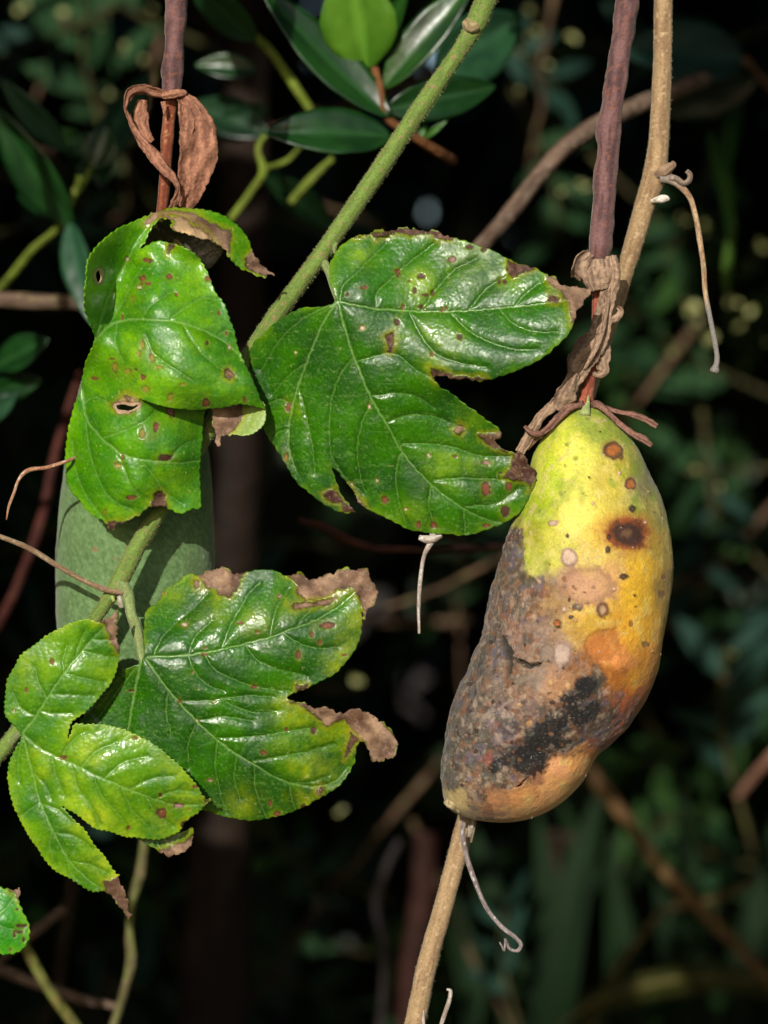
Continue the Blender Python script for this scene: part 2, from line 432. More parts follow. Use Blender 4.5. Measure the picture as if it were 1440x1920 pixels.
def build_leaf(name, parent, outline, veins, depth, g_dark, g_mid, yellow=(), edge_y=0.5, spots=(), necro=(), holes=(),
               step=2.0, serr=(3.2, 15), seed=1, pillow=7.0, slit=None, low_fn=None, label=None, wave=5.0, ycol=(150, 178, 30), glint_flecks=0.5):
    outl = serrate(outline, serr[0], serr[1], seed)
    ox, oy = outl[:, 0].copy(), outl[:, 1].copy(); si = np.arange(len(outl)) * 2.0
    for nec in necro:                       # dead margins are torn
        if nec[1] == 'olive': continue
        k = sstep(-5, 0, sdf(nec[0], ox, oy))
        outl[:, 0] += k * (6 * fbm(si / 9 + seed, 2 + 0 * si, 0, 3)); outl[:, 1] += k * (6 * fbm(si / 9 + seed, 7 + 0 * si, 0, 3))
    hl = [resample(catmull(h, 6, True), 1.5, True) for h in holes]
    x, y, Q, low = leaf_grid(outl, step, hl, slit)
    dep = tps(depth)
    dist, line = vein_field(veins, x, y)
    de, _ = near(outl[::2], x, y)
    n1 = fbm(x / 60 + seed * 3, y / 60, 0, 4); n2 = fbm(x / 14, y / 14 + seed * 5, 0, 3); n3 = fbm(x / 5, y / 5, seed, 2)
    # colour
    c = mix(np.tile(lin(g_dark), (len(x), 1)), lin(g_mid), sstep(-0.5, 0.5, n1 + 0.25 * n2))
    yl = np.zeros(len(x))
    for (bx, by, br, bs) in yellow:
        yl = np.maximum(yl, bs * np.exp(-((x - bx) ** 2 + (y - by) ** 2) / (br * br)) * (0.75 + 0.7 * n2 + 0.5 * n1))
    yl = np.maximum(yl, edge_y * np.exp(-de / 9) * sstep(-0.35, 0.45, n1 + 0.5 * n2))
    yl = yl * (0.45 + 0.55 * sstep(3, 16, dist))
    c = mix(c, lin(ycol), np.clip(yl, 0, 0.95))
    c = c * (1 + 0.14 * n3)[:, None] * (1 + 0.12 * sstep(4, 18, dist))[:, None]
    pale = lin((128, 168, 84))
    c = mix(c, pale, np.clip(line, 0, 1) * 0.62)
    # fine net of veins
    net = np.abs(vn(x / 17 + 3 * n2, y / 17, 2 + seed))
    net2 = np.abs(vn(x / 8.5 + 4 * n2, y / 8.5 + 2 * n1, 5 + seed))
    c = mix(c, pale, 0.26 * sstep(0.07, 0.0, net)); c = mix(c, pale, 0.2 * sstep(0.09, 0.0, net2))
    gl = 0.8 + 0.3 * n2 + 0.35 * n1
    dd = dep(x, y)
    dd = dd - 0.75 * pillow * (1 - np.exp(-dist / 13.0)) + wave * fbm(x / 80 + seed, y / 80, 4, 2) + 0.8 * fbm(x / 20, y / 20, seed, 2) + line * 1.2 + 0.35 * sstep(.12, 0, net) + 0.2 * sstep(.14, 0, net2)
    # necrotic patches
    for nec in necro:
        poly, kind = nec[0], nec[1]
        sd = sdf(poly, x, y) + 5.0 * n2 + 3.0 * n3
        m = sstep(-1.5, 2.0, sd)
        halo = sstep(-13, -1, sd) * (1 - m)
        c = mix(c, lin((150, 140, 22)), halo * 0.42)
        bc = mix(np.tile(BROWN1, (len(x), 1)), BROWN2, sstep(-0.4, 0.4, fbm(x / 26, y / 26, seed + 3, 5)))
        if kind == 'tan': bc = mix(np.tile(TAN, (len(x), 1)), BROWN1, sstep(-0.1, 0.5, fbm(x / 12, y / 12, seed + 3, 4)))
        if kind == 'dark': bc = mix(np.tile(BROWN2, (len(x), 1)), BROWND, sstep(-0.3, 0.4, fbm(x / 9, y / 9, seed + 3, 4)))
        if kind == 'olive': bc = mix(np.tile(lin((150, 160, 85)), (len(x), 1)), lin((120, 140, 60)), sstep(-0.3, 0.3, n2))
        bc = mix(bc, BROWND, np.exp(-(sd / 3.0) ** 2) * (0.8 if kind != 'olive' else 0))
        bc = mix(bc, lin((190, 160, 136)), line * 0.5 + .3 * sstep(.07, 0, np.abs(vn(x / 15 + 2 * n2, y / 15, seed + 6))))
        bc = bc * (1 + .22 * fbm(x / 4.5, y / 4.5, seed + 2, 3) + .4 * fbm(x / 22, y / 22, seed, 3))[:, None]
        c = mix(c, bc, m); gl = gl * (1 - m) + 0.15 * m
        if kind != 'olive': dd = dd + m * (13 * fbm(x / 34, y / 34, seed + 8, 2) + .7 * fbm(x / 9, y / 9, seed + 8, 2))
    # small spots
    for sp in spots:
        sx, sy, sr = sp[:3]; kind = sp[3] if len(sp) > 3 else 'brown'
        m0 = (np.abs(x - sx) < sr * 5) & (np.abs(y - sy) < sr * 5)
        if not m0.any(): continue
        asp = 1 + 0.35 * math.sin(sx * 1.7)
        r = np.sqrt(((x[m0] - sx) * asp) ** 2 + ((y[m0] - sy) / asp) ** 2) * (1 + 0.4 * n2[m0] + 0.3 * n3[m0])
        k = sstep(sr + 1.0, sr - 1.2, r); hal = sstep(sr * 2.6, sr, r) * (1 - k)
        cc = mix(c[m0], lin((130, 140, 25)), hal * 0.28)
        core = {'brown': lin((120, 62, 34)), 'pale': lin((200, 180, 150)), 'dark': lin((70, 30, 18)), 'orange': lin((170, 105, 40)), 'grey': lin((150, 110, 105))}[kind]
        ring = mix(np.tile(BROWND, (m0.sum(), 1)), core, sstep(sr, sr * 0.45, r))
        c[m0] = mix(cc, ring, k * (0.55 if kind == 'orange' else 0.95)); gl[m0] = gl[m0] * (1 - 0.7 * k)
        dd[m0] = dd[m0] + 1.5 * k
    # hair glints painted as tiny scattered pale flecks
    fl = vn(x / 4.2 + seed * 11, y / 4.2, 9); c = mix(c, lin((190, 190, 120)), glint_flecks * sstep(0.86, 0.95, fl) * 0.6)
    for h in hl:
        hd, _ = near(h, x, y); m = sstep(6.5, 2.5, hd + 4 * n2)
        c = mix(c, lin((178, 150, 118)), m); c = mix(c, BROWND, sstep(2.0, 0.3, np.abs(hd - 5.5 + 4 * n2)) * 0.6); gl *= (1 - 0.8 * m)
    if low is not None: x, y, dd = low_fn(x, y, dd, low)
    V = P(x, y, dd)
    o = mesh_obj(name, V, Q, [M_LEAF, M_UNDER], parent, c, np.clip(gl, 0, 1))
    solidify(o, 0.00022, -1.0, True)
    if label: o['label'] = label
    return o, V, Q

def K(ox, oy, sc):
    return lambda pts: [(ox + p[0] / sc, oy + p[1] / sc) + tuple(p[2:]) for p in pts]
def KR(ox, oy, sc):
    return lambda pts: [(ox + p[0] / sc, oy + p[1] / sc, p[2] / sc) + tuple(p[3:]) for p in pts]

def WP(x, y, z, r):
    """world metres -> the photo-pixel rows used by the tube builder"""
    d = y / S; k = (D + d) / D * S
    return (720 + x / k, 960 - (z - ZC) / k, d, r / k)

# ================================================================== THE SETTING
g = 60.0
gv = np.array([[-g, -g, 0], [g, -g, 0], [g, g, 0], [-g, g, 0]], float)
tag(mesh_obj('ground', gv, np.array([[0, 1, 2, 3]]), mat_ground()), 'dark leaf litter on the woodland floor', 'ground', kind='structure')

# ---- leaf scatter used for crowns (one mesh for each crown)
TPL_T = np.array([0, .22, .5, .78, 1, .22, .5, .78, .22, .5, .78])
TPL_S = np.array([0, 0, 0, 0, 0, -.8, -1, -.68, .8, 1, .68])
TPL_F = np.array([[0, 5, 1, 1], [0, 1, 8, 8], [5, 6, 2, 1], [1, 2, 9, 8], [6, 7, 3, 2], [2, 3, 10, 9], [7, 4, 3, 3], [3, 4, 10, 10]])
def leaf_cloud(base, direc, normal, length, width, fold=0.25, bend=0.25):
    n = len(base)
    direc = direc / np.linalg.norm(direc, axis=1)[:, None]
    side = np.cross(direc, normal); side /= np.linalg.norm(side, axis=1)[:, None] + 1e-9
    nr = np.cross(side, direc)
    t = TPL_T[None, :, None]; s = TPL_S[None, :, None]
    L = length[:, None, None]; Wd = width[:, None, None]
    V = base[:, None] + direc[:, None] * t * L + side[:, None] * s * Wd + nr[:, None] * (np.abs(s) * Wd * fold - bend * L * t * t)
    F = (np.arange(n)[:, None, None] * 11 + TPL_F[None]).reshape(-1, 4)
    tri = F[F[:, 2] == F[:, 3]][:, :3]; quad = F[F[:, 2] != F[:, 3]]
    return V.reshape(-1, 3), [tri, quad]

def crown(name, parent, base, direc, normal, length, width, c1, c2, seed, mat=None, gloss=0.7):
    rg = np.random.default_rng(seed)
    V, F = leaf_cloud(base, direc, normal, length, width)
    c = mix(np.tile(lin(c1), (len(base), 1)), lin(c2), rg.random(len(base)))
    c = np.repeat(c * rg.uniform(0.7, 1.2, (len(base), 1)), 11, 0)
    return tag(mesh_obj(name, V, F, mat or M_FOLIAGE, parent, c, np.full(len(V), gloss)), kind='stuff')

TS = np.array(TO_SUN)
def sun_plane(p):
    """where the sunbeam through p meets the plane y = 0"""
    t = p[:, 1] / TS[1]
    return p - t[:, None] * TS

# sun flecks seen in the thicket: photo x, y, depth(px), size(px)
FLECKS = [(40, 12, 6500, 30), (128, 14, 6200, 32), (185, 36, 6000, 30), (235, 96, 5600, 28), (268, 112, 5800, 24), (75, 142, 5600, 28),
          (165, 128, 6200, 24), (285, 12, 6600, 24), (205, 175, 6000, 18), (1010, 72, 6400, 46), (1075, 72, 6200, 34), (975, 162, 5800, 26), (1032, 130, 6000, 30),
          (985, 20, 6400, 26), (600, 404, 5200, 26), (1098, 346, 5600, 26), (1062, 350, 5600, 20), (1278, 418, 5800, 24), (1318, 428, 5900, 22),
          (1288, 580, 6200, 40), (1396, 600, 6200, 42), (1270, 655, 5900, 34), (1328, 640, 5600, 44), (1400, 500, 6000, 34), (1425, 470, 6300, 30),
          (1370, 560, 6400, 24), (1300, 610, 6000, 26), (1435, 640, 6000, 28),
          (664, 1272, 5800, 34), (636, 1520, 5600, 20), (1296, 884, 6000, 26), (1350, 922, 6100, 24), (1372, 1226, 6000, 20), (345, 200, 5600, 20)]
FLECKS = [(a, b, c - 800, sz * .85) for a, b, c, sz in FLECKS]
FP = np.array([P(a, b, c) for a, b, c, _ in FLECKS])

# overhanging tree: trunk behind the vines, limb above them, and an unseen crown added to shade everything behind
tree = thing('shade_tree', (-0.075, 0.45, 0), 'slim brown tree trunk standing blurred behind the curled vine leaf', 'tree')
tube('trunk', [WP(-0.06, 0.45, 0, .022), WP(-0.068, 0.45, 0.9, .017), WP(-0.058, 0.45, 1.15, .0105), WP(-0.052, 0.45, 1.3, .0095), WP(-0.05, 0.45, 1.5, .009), WP(-0.03, 0.42, 2.0, .008)],
     stem_col((40, 29, 22), (29, 21, 16), (48, 38, 29), 200), tree, M_WOOD, step=40, rough=0.12, rs=120)
tube('limb', [WP(-0.05, 0.45, 1.38, .012), WP(-0.2, 0.3, 1.46, .011), WP(-0.2, 0.08, 1.44, .01), WP(-0.06, 0.018, 1.425, .01), WP(0.05, 0.016, 1.418, .009), WP(0.2, 0.03, 1.44, .008), WP(0.45, 0.1, 1.55, .005)],
     stem_col((40, 29, 22), (29, 21, 16), (48, 38, 29), 200), tree, M_WOOD, step=40, rough=0.12, rs=120)

def added_canopy_points(n, rg):
    p = np.stack([rg.uniform(-1.5, 0.75, n), rg.uniform(-0.22, 0.75, n), rg.uniform(0.9, 2.6, n)], 1)
    q = sun_plane(p)
    qx, qz = q[:, 0], q[:, 2] - ZC
    m = 0.05
    keep = ~((qx > -0.092 - m) & (qx < 0.1 + m) & (qz > -0.4) & (qz < 0.118 + m) & (p[:, 1] < 0.06))
    k = (0.6 + p[:, 1]) / 0.6
    keep &= ~((np.abs(p[:, 0]) < 0.081 * k + 0.055) & (np.abs(p[:, 2] - ZC) < 0.108 * k + 0.055))
    # nothing hangs on the open side, where the camera and the light are
    keep &= ~((p[:, 0] > -0.16) & (p[:, 1] < -0.1) & (p[:, 2] < 1.5))
    keep &= ~((p[:, 1] < 0.1) & (p[:, 2] < 1.15) & (p[:, 0] > -0.3))
    keep &= (p[:, 2] > 0.9 + 0.0 * p[:, 0])
    return p[keep]
rg = np.random.default_rng(3)
cp = added_canopy_points(21000, rg)
off = np.array([0.02, 0, 0])
keep = np.ones(len(cp), bool)
for f in FP:
    v = cp - f; t = v @ TS; dist = np.linalg.norm(v - t[:, None] * TS, axis=1); keep &= ~((dist < 0.034) & (t > 0.05))  # gaps cut in the added canopy so sun reaches the fleck leaves
cp = cp[keep]
dr = rg.normal(0, 1, (len(cp), 3)); dr[:, 2] -= 0.6
nm = TS + rg.normal(0, 0.45, (len(cp), 3))
dr -= (dr * nm).sum(1)[:, None] * nm / (nm * nm).sum(1)[:, None]
dr /= np.linalg.norm(dr, axis=1)[:, None]
ll = rg.uniform(0.045, 0.075, len(cp))
crown('crown', tree, cp - dr * ll[:, None] * 0.5, dr, nm, ll, ll * rg.uniform(.2, .27, len(cp)), (38, 74, 22), (62, 100, 34), 5)  # out-of-view leaf mass, added to keep sun off the background

# bushes behind
def bush(cx, cy, rx, ry, z0, z1, n, seed, label, c1, c2, size=(0.05, 0.1)):
    rg = np.random.default_rng(seed)
    t = thing('thicket_bush', (cx, cy, 0), label, 'bush', 'bushes of the dark thicket behind the vines')
    for i in range(3):
        a = rg.uniform(0, 6.28); x1 = cx + math.cos(a) * rx * .4; y1 = cy + abs(math.sin(a)) * ry * .4
        tube('stem', [WP(cx + .03 * i, cy, 0, .012), WP((cx + x1) / 2, (cy + y1) / 2, z1 * .5, .009), WP(x1, y1, z1 * .9, .004)],
             stem_col((60, 48, 36), (44, 34, 26)), t, M_WOOD, sides=8, step=150)
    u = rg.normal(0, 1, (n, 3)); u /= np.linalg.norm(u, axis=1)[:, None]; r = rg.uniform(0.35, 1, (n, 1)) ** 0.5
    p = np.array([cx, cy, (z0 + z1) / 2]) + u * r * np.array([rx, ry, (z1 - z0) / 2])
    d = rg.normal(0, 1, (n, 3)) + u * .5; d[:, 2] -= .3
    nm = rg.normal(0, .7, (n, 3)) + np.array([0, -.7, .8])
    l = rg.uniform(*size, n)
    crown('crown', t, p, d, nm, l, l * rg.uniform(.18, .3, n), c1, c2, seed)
    return t
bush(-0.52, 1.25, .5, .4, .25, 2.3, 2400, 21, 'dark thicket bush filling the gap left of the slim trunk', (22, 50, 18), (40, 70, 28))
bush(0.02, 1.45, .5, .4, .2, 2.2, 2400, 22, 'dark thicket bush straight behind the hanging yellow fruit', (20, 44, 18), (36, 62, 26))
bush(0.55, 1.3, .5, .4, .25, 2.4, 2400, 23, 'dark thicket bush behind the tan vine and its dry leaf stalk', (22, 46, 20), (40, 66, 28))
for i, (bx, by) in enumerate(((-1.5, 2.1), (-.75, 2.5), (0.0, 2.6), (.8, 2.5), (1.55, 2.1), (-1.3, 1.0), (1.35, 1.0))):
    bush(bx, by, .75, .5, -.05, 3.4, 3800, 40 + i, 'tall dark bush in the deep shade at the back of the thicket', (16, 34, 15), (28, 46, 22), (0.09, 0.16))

# sunlit leaves that glint out of focus in the thicket
for i, (a, b, c, sz) in enumerate(FLECKS):
    rg = np.random.default_rng(300 + i)
    k = (D + c) / D * S; p = P(a, b, c)
    t = thing('leaf_sprig', p, 'small sunlit yellow-green leaf sprig glinting out of focus in the thicket', 'sprig', 'sunlit leaf sprigs in the thicket')
    n = 3
    base = p + rg.normal(0, sz * k * .16, (n, 3)); d = rg.normal(0, 1, (n, 3)); nm = TS + np.array([0, -.3, 0]) + rg.normal(0, .3, (n, 3))
    l = np.full(n, sz * k) * rg.uniform(.4, .8, n)
    for j in range(n):
        V, F = leaf_cloud(base[j:j+1], d[j:j+1], nm[j:j+1], l[j:j+1], l[j:j+1] * .32)
        c1 = lin((160, 162, 100)) * rg.uniform(.5, 1.1)
        mesh_obj('leaf', V, F, M_FOLIAGE, t, np.tile(c1, (11, 1)), np.full(11, .6))
    e = P(a + rg.uniform(-20, 20), b + 60, c + 500)
    tube('stem', [(a, b, c, 1.5), (a + 4, b + 50, c + 300, 2), (a + 10, b + 200, c + 1400, 3)], stem_col((70, 80, 40), (60, 60, 35)), t, M_WOOD, sides=6, step=30)

# ================================================================== SHRUB LEAVES, TWIGS (soft behind the vines)
def blade_leaf(name, parent, base, tip, wid, c1, c2, fold=0.3, roll=0.0, bend=0.08, seed=0, mat=None, gloss=0.85, prof=0.85, label=None, nl=28, nw=9, rib=0.6):
    """base/tip: x, y, depth(px); wid: full width px. A bladed leaf with folded midrib, real depth"""
    B = P(*base) / S; T = P(*tip) / S
    ax = T - B; L = np.linalg.norm(ax); ax /= L
    side = np.cross(ax, np.array([0, -1.0, 0])); side /= np.linalg.norm(side); nr = np.cross(side, ax)
    r = math.radians(roll); side, nr = side * math.cos(r) + nr * math.sin(r), nr * math.cos(r) - side * math.sin(r)
    k = (D + base[2]) / D
    t = np.linspace(0, 1, nl)[:, None]; s = np.linspace(-1, 1, nw)[None]
    wv = np.sin(np.pi * np.clip(t, 0, 1) ** prof) ** 0.8 * wid * k * 0.5 + 0.6
    wv = wv * (1 + .04 * fbm(t * 6 + seed, np.sign(s) * 2, 0, 2))
    h = np.abs(s) ** 1.2 * wv * fold - bend * L * (t - .4) ** 2 * 2 + 0.03 * wid * k * fbm(t * 5 + seed, s * 2, 1, 2)
    V = (B + ax * (t * L)[..., None] + side * (s * wv)[..., None] + nr * h[..., None]) * S
    i = np.arange(nl - 1)[:, None] * nw; j = np.arange(nw - 1)[None]
    F = np.stack([i + j, i + nw + j, i + nw + j + 1, i + j + 1], -1).reshape(-1, 4)
    q = fbm(t * 4 + seed, s * 2, 3, 3)
    c = mix(np.tile(lin(c1), (nl * nw, 1)), lin(c2), sstep(-.4, .4, q).ravel())
    c = mix(c, lin(c2) * 1.6 + .01, (np.exp(-(s / .07) ** 2) * rib + 0 * t).ravel())
    o = mesh_obj(name, V.reshape(-1, 3), F, mat or M_SHRUB, parent, c, np.full(nl * nw, gloss))
    solidify(o, 0.0003, 0)
    if label: o['label'] = label
    return o

DG1, DG2 = (15, 48, 17), (25, 63, 22)
LG1, LG2 = (34, 74, 17), (48, 92, 22)
WOODC = stem_col((96, 74, 54), (70, 52, 40), (120, 104, 80), 60)
YGC = stem_col((120, 138, 48), (98, 116, 42), (128, 118, 70), 60)

sh = thing('glossy_shrub', P(760, 250, 780), 'dark glossy-leaved shrub sprig behind the green vine stem', 'shrub')
tube('branch', [(700, 120, 800, 7), (712, 165, 790, 8), (727, 222, 790, 8), (750, 240, 800, 8), (792, 266, 830, 9), (794, 267, 1400, 9), (794, 266, 10500, 8)], stem_col((128, 84, 48), (98, 62, 38)), sh, M_WOOD, step=8)
blade_leaf('leaf', sh, (688, 132, 790), (655, -70, 700), 142, (62, 104, 22), (80, 122, 30), roll=10, seed=1, fold=.12)
blade_leaf('leaf', sh, (728, 224, 790), (478, -20, 760), 92, DG1, DG2, roll=-24, seed=2, bend=-.1)
blade_leaf('leaf', sh, (716, 166, 790), (890, -40, 760), 76, DG1, LG1, roll=16, seed=3)
blade_leaf('leaf', sh, (735, 254, 800), (496, 244, 720), 94, DG1, DG2, roll=-16, seed=4)
blade_leaf('leaf', sh, (725, 206, 800), (936, 160, 900), 80, DG1, DG2, roll=-8, seed=5)
blade_leaf('leaf', sh, (700, 140, 840), (760, -30, 1000), 50, DG1, LG1, roll=30, seed=6)
blade_leaf('leaf', sh, (792, 262, 850), (838, 226, 830), 12, LG1, LG2, seed=7)
blade_leaf('leaf', sh, (785, 262, 850), (800, 228, 860), 11, LG1, LG2, seed=8)
blade_leaf('leaf', sh, (690, 120, 900), (560, 60, 1200), 60, DG1, DG2, roll=20, seed=9)
br = blade_leaf('leaf', sh, (820, 130, 1250), (985, 30, 1400), 130, (28, 62, 40), (40, 78, 48), roll=-20, seed=10, prof=.7)

s2 = thing('glossy_shrub', P(100, 430, 1500), 'blurred shrub branch with long glossy leaves beside the curled leaf', 'shrub')
tube('branch', [(150, 330, 1500, 6), (120, 410, 1500, 7), (60, 470, 1600, 8), (20, 520, 1700, 8), (-120, 640, 2300, 14), WP(-.25, .3, .9, .006), WP(-.26, .3, 0, .01)], YGC, s2, M_WOOD, step=8)
blade_leaf('leaf', s2, (134, 425, 1450), (-12, 205, 1350), 88, DG1, DG2, roll=26, seed=11)
blade_leaf('leaf', s2, (125, 285, 1600), (0, 150, 1500), 52, (26, 62, 40), (40, 78, 50), roll=14, seed=12)
blade_leaf('leaf', s2, (128, 415, 1450), (172, 610, 1350), 62, (30, 66, 44), (46, 84, 56), roll=-24, seed=13)
blade_leaf('leaf', s2, (172, 320, 1700), (205, 232, 1700), 66, DG1, DG2, seed=14)
blade_leaf('leaf', s2, (190, 350, 1700), (198, 250, 1750), 60, DG1, DG2, seed=15, roll=20)
blade_leaf('leaf', s2, (150, 330, 1700), (290, 130, 1900), 70, (26, 58, 36), (40, 74, 44), roll=-30, seed=16)
blade_leaf('leaf', s2, (120, 420, 1500), (30, 350, 1800), 50, DG1, DG2, roll=-30, seed=17)
tube('twig', [(145, 362, 1600, 5), (160, 335, 1600, 6), (172, 310, 1620, 4)], YGC, s2, M_WOOD, step=6)

s3 = thing('glossy_shrub', P(440, 120, 1800), 'dim shrub branch with yellow-green shoots behind the dried bract', 'shrub')
tube('branch', [(418, -60, 1400, 9), (440, 20, 1400, 9), (470, 62, 1420, 9), (505, 95, 1400, 8), (545, 150, 1400, 9), (578, 200, 1420, 8), (590, 215, 1800, 8), (592, 216, 4000, 7), (593, 217, 10500, 7)], YGC, s3, M_WOOD, step=8, rough=.12)
tube('twig', [(432, 412, 1500, 7), (470, 360, 1480, 7), (494, 318, 1450, 8), (484, 285, 1450, 6), (500, 250, 1500, 5)], YGC, s3, M_WOOD, step=6, rough=.15)
tube('twig', [(494, 318, 1450, 6), (540, 300, 1500, 5), (575, 260, 1450, 5)], YGC, s3, M_WOOD, step=6, rough=.15)
tube('twig', [(545, 380, 1500, 8), (580, 340, 1480, 9), (625, 296, 1460, 6)], YGC, s3, M_WOOD, step=6, rough=.15)
blade_leaf('leaf', s3, (480, 76, 1300), (350, -40, 1200), 66, DG1, DG2, roll=20, seed=20)
blade_leaf('leaf', s3, (480, 130, 1500), (365, 120, 1500), 50, DG1, DG2, roll=-10, seed=21)
blade_leaf('leaf', s3, (500, 250, 1600), (350, 190, 1700), 80, (20, 44, 28), (30, 58, 34), roll=-10, seed=22)
blade_leaf('leaf', s3, (500, 200, 1600), (400, 260, 1700), 70, (20, 44, 28), (30, 58, 34), roll=10, seed=23)
blade_leaf('leaf', s3, (500, 330, 1600), (640, 440, 1900), 60, (18, 46, 22), (28, 58, 28), roll=10, seed=24)

s4 = thing('glossy_shrub', P(-30, 720, 1500), 'pair of dark leaves on a shrub twig low beside the curled leaf', 'shrub')
tube('branch', [(-10, 690, 1400, 5), (-60, 730, 1500, 7), WP(-.16, .22, 1.0, .005), WP(-.2, .25, 0, .01)], WOODC, s4, M_WOOD, step=10)
blade_leaf('leaf', s4, (-15, 692, 1400), (86, 636, 1300), 66, DG1, DG2, roll=20, seed=25, prof=1.1)
blade_leaf('leaf', s4, (-20, 735, 1450), (78, 712, 1400), 48, DG1, DG2, roll=-20, seed=26)
blade_leaf('leaf', s4, (-40, 790, 1450), (30, 740, 1400), 40, (30, 66, 44), (46, 84, 56), roll=-20, seed=27)

s5 = thing('glossy_shrub', P(1300, 110, 2400), 'broad dim leaves on a shrub behind the top of the tan vine', 'shrub')
tube('branch', [(1395, 110, 2500, 7), (1440, 160, 2600, 9), WP(.18, .35, 1.25, .005), WP(.22, .4, 0, .012)], WOODC, s5, M_WOOD, step=15)
blade_leaf('leaf', s5, (1400, 110, 2500), (1165, 90, 2300), 120, (24, 50, 44), (34, 62, 52), roll=-14, seed=28)
blade_leaf('leaf', s5, (1330, 240, 2900), (1375, 440, 2700), 46, (50, 92, 30), (66, 104, 40), roll=40, seed=29)
blade_leaf('leaf', s5, (1390, 160, 2900), (1360, 320, 2700), 40, (30, 64, 26), (44, 80, 32), roll=-40, seed=30)
blade_leaf('leaf', s5, (1420, 150, 2600), (1230, 215, 2700), 80, (16, 36, 24), (24, 46, 30), roll=20, seed=31)
blade_leaf('leaf', s5, (1360, 560, 3000), (1375, 400, 2900), 24, (60, 92, 34), (70, 100, 40), roll=50, seed=32)

def shade_sprig(i, x, y, d, ang, n, ln, c1, c2):
    rg = np.random.default_rng(900 + i)
    t = thing('shade_sprig', P(x, y, d), 'dim out-of-focus leafy sprig in the shade of the thicket', 'sprig', 'leafy sprigs in the shade of the thicket')
    a = math.radians(ang); L = ln * n * .34; pts = []
    for k in range(5):
        f = k / 4; pts.append((x + math.cos(a + .3 * f) * L * f, y + math.sin(a + .3 * f) * L * f, d + 150 * f * rg.uniform(-1, 1), 5 - 3 * f))
    back = [(x - math.cos(a) * 30, y - math.sin(a) * 30, d + 900, 6), (x - math.cos(a) * 40, y - math.sin(a) * 40, 11500, 5)]
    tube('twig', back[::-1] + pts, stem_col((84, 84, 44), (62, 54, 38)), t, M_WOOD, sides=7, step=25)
    for k in range(n):
        f = (k + .6) / n; bx = np.interp(f, np.linspace(0, 1, 5), [p[0] for p in pts]); by = np.interp(f, np.linspace(0, 1, 5), [p[1] for p in pts]); bd = np.interp(f, np.linspace(0, 1, 5), [p[2] for p in pts])
        aa = a + .3 * f + (1 if k % 2 else -1) * rg.uniform(.5, 1.2); l = ln * rg.uniform(.75, 1.2)
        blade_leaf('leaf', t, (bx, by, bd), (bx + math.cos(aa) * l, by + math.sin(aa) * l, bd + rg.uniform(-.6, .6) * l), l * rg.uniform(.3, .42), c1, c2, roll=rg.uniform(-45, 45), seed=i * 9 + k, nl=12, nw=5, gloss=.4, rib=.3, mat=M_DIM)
SPR = [(180, 200, 3000, 250, 6, 100), (20, 430, 3600, 340, 6, 100), (1180, 360, 4200, 40, 6, 110), (1420, 880, 4000, 170, 7, 120), (1380, 1480, 4400, 250, 6, 110), (1160, 1640, 4400, 300, 6, 110), (1300, 1880, 4200, 200, 6, 120), (960, 1880, 4600, 250, 6, 110), (660, 1780, 4600, 10, 6, 110), (420, 1880, 4400, 300, 6, 100), (520, 1580, 4800, 40, 6, 100), (80, 1480, 4200, 100, 6, 100), (330, 60, 3600, 200, 6, 120), (120, 60, 3800, 150, 6, 110), (60, 250, 4200, 40, 6, 110), (250, 330, 4000, 230, 6, 100), (560, 420, 4200, 20, 6, 110), (660, 60, 4200, 330, 6, 120), (1000, 250, 4200, 60, 6, 120), (900, 60, 4000, 20, 6, 110),
       (1120, 80, 4400, 200, 6, 120), (1330, 300, 4200, 100, 7, 120), (1420, 60, 4200, 160, 6, 130), (1290, 480, 4600, 30, 6, 110), (1400, 720, 4600, 200, 7, 120), (1330, 900, 4800, 80, 6, 120), (1420, 1050, 4600, 220, 6, 110), (1300, 1180, 4800, 20, 6, 110),
       (560, 1020, 4600, 180, 5, 100), (620, 1640, 5000, 200, 6, 110), (560, 1850, 5000, 20, 6, 110), (60, 1600, 4600, 320, 6, 110), (320, 1760, 4800, 250, 6, 100),
       (40, 880, 4600, 70, 6, 110), (30, 1250, 4400, 300, 6, 100), (1400, 1350, 4800, 140, 6, 120), (1250, 1420, 5000, 60, 6, 110), (440, 700, 4600, 90, 6, 100), (880, 1680, 5200, 90, 6, 120), (1400, 1620, 5000, 190, 6, 110), (150, 1880, 5000, 340, 6, 100), (1180, 620, 4800, 80, 6, 110)]
for i, (a_, b_, c_, d_, e_, f_) in enumerate(SPR):
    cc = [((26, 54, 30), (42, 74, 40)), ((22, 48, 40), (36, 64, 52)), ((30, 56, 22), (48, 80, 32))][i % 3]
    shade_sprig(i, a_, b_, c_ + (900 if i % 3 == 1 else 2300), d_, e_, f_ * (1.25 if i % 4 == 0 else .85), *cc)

for i in range(22):          # thin bare twigs crossing in the gloom
    rg = np.random.default_rng(1500 + i); x0, y0, a0 = rg.uniform(0, 1440), rg.uniform(0, 1920), rg.uniform(0, 3.14); d0 = rg.uniform(3800, 6500); L = rg.uniform(150, 420)
    t = thing('bare_twig', P(x0, y0, d0), 'thin bare twig crossing out of focus in the dark thicket', 'twig', 'bare twigs crossing in the thicket')
    pts = [(x0 + math.cos(a0) * L * f + rg.normal(0, 9), y0 + math.sin(a0) * L * f + rg.normal(0, 9), d0 + 300 * f, 6 - 3.5 * f) for f in np.linspace(0, 1, 6)]
    tube('wood', [(x0 - 6, y0 + 8, 11500, 6), (x0 - 4, y0 + 4, d0 + 1500, 6)] + pts, stem_col((112, 88, 68), (78, 60, 48), (120, 112, 70), 60), t, M_WOOD, sides=7, step=16, rough=.2)

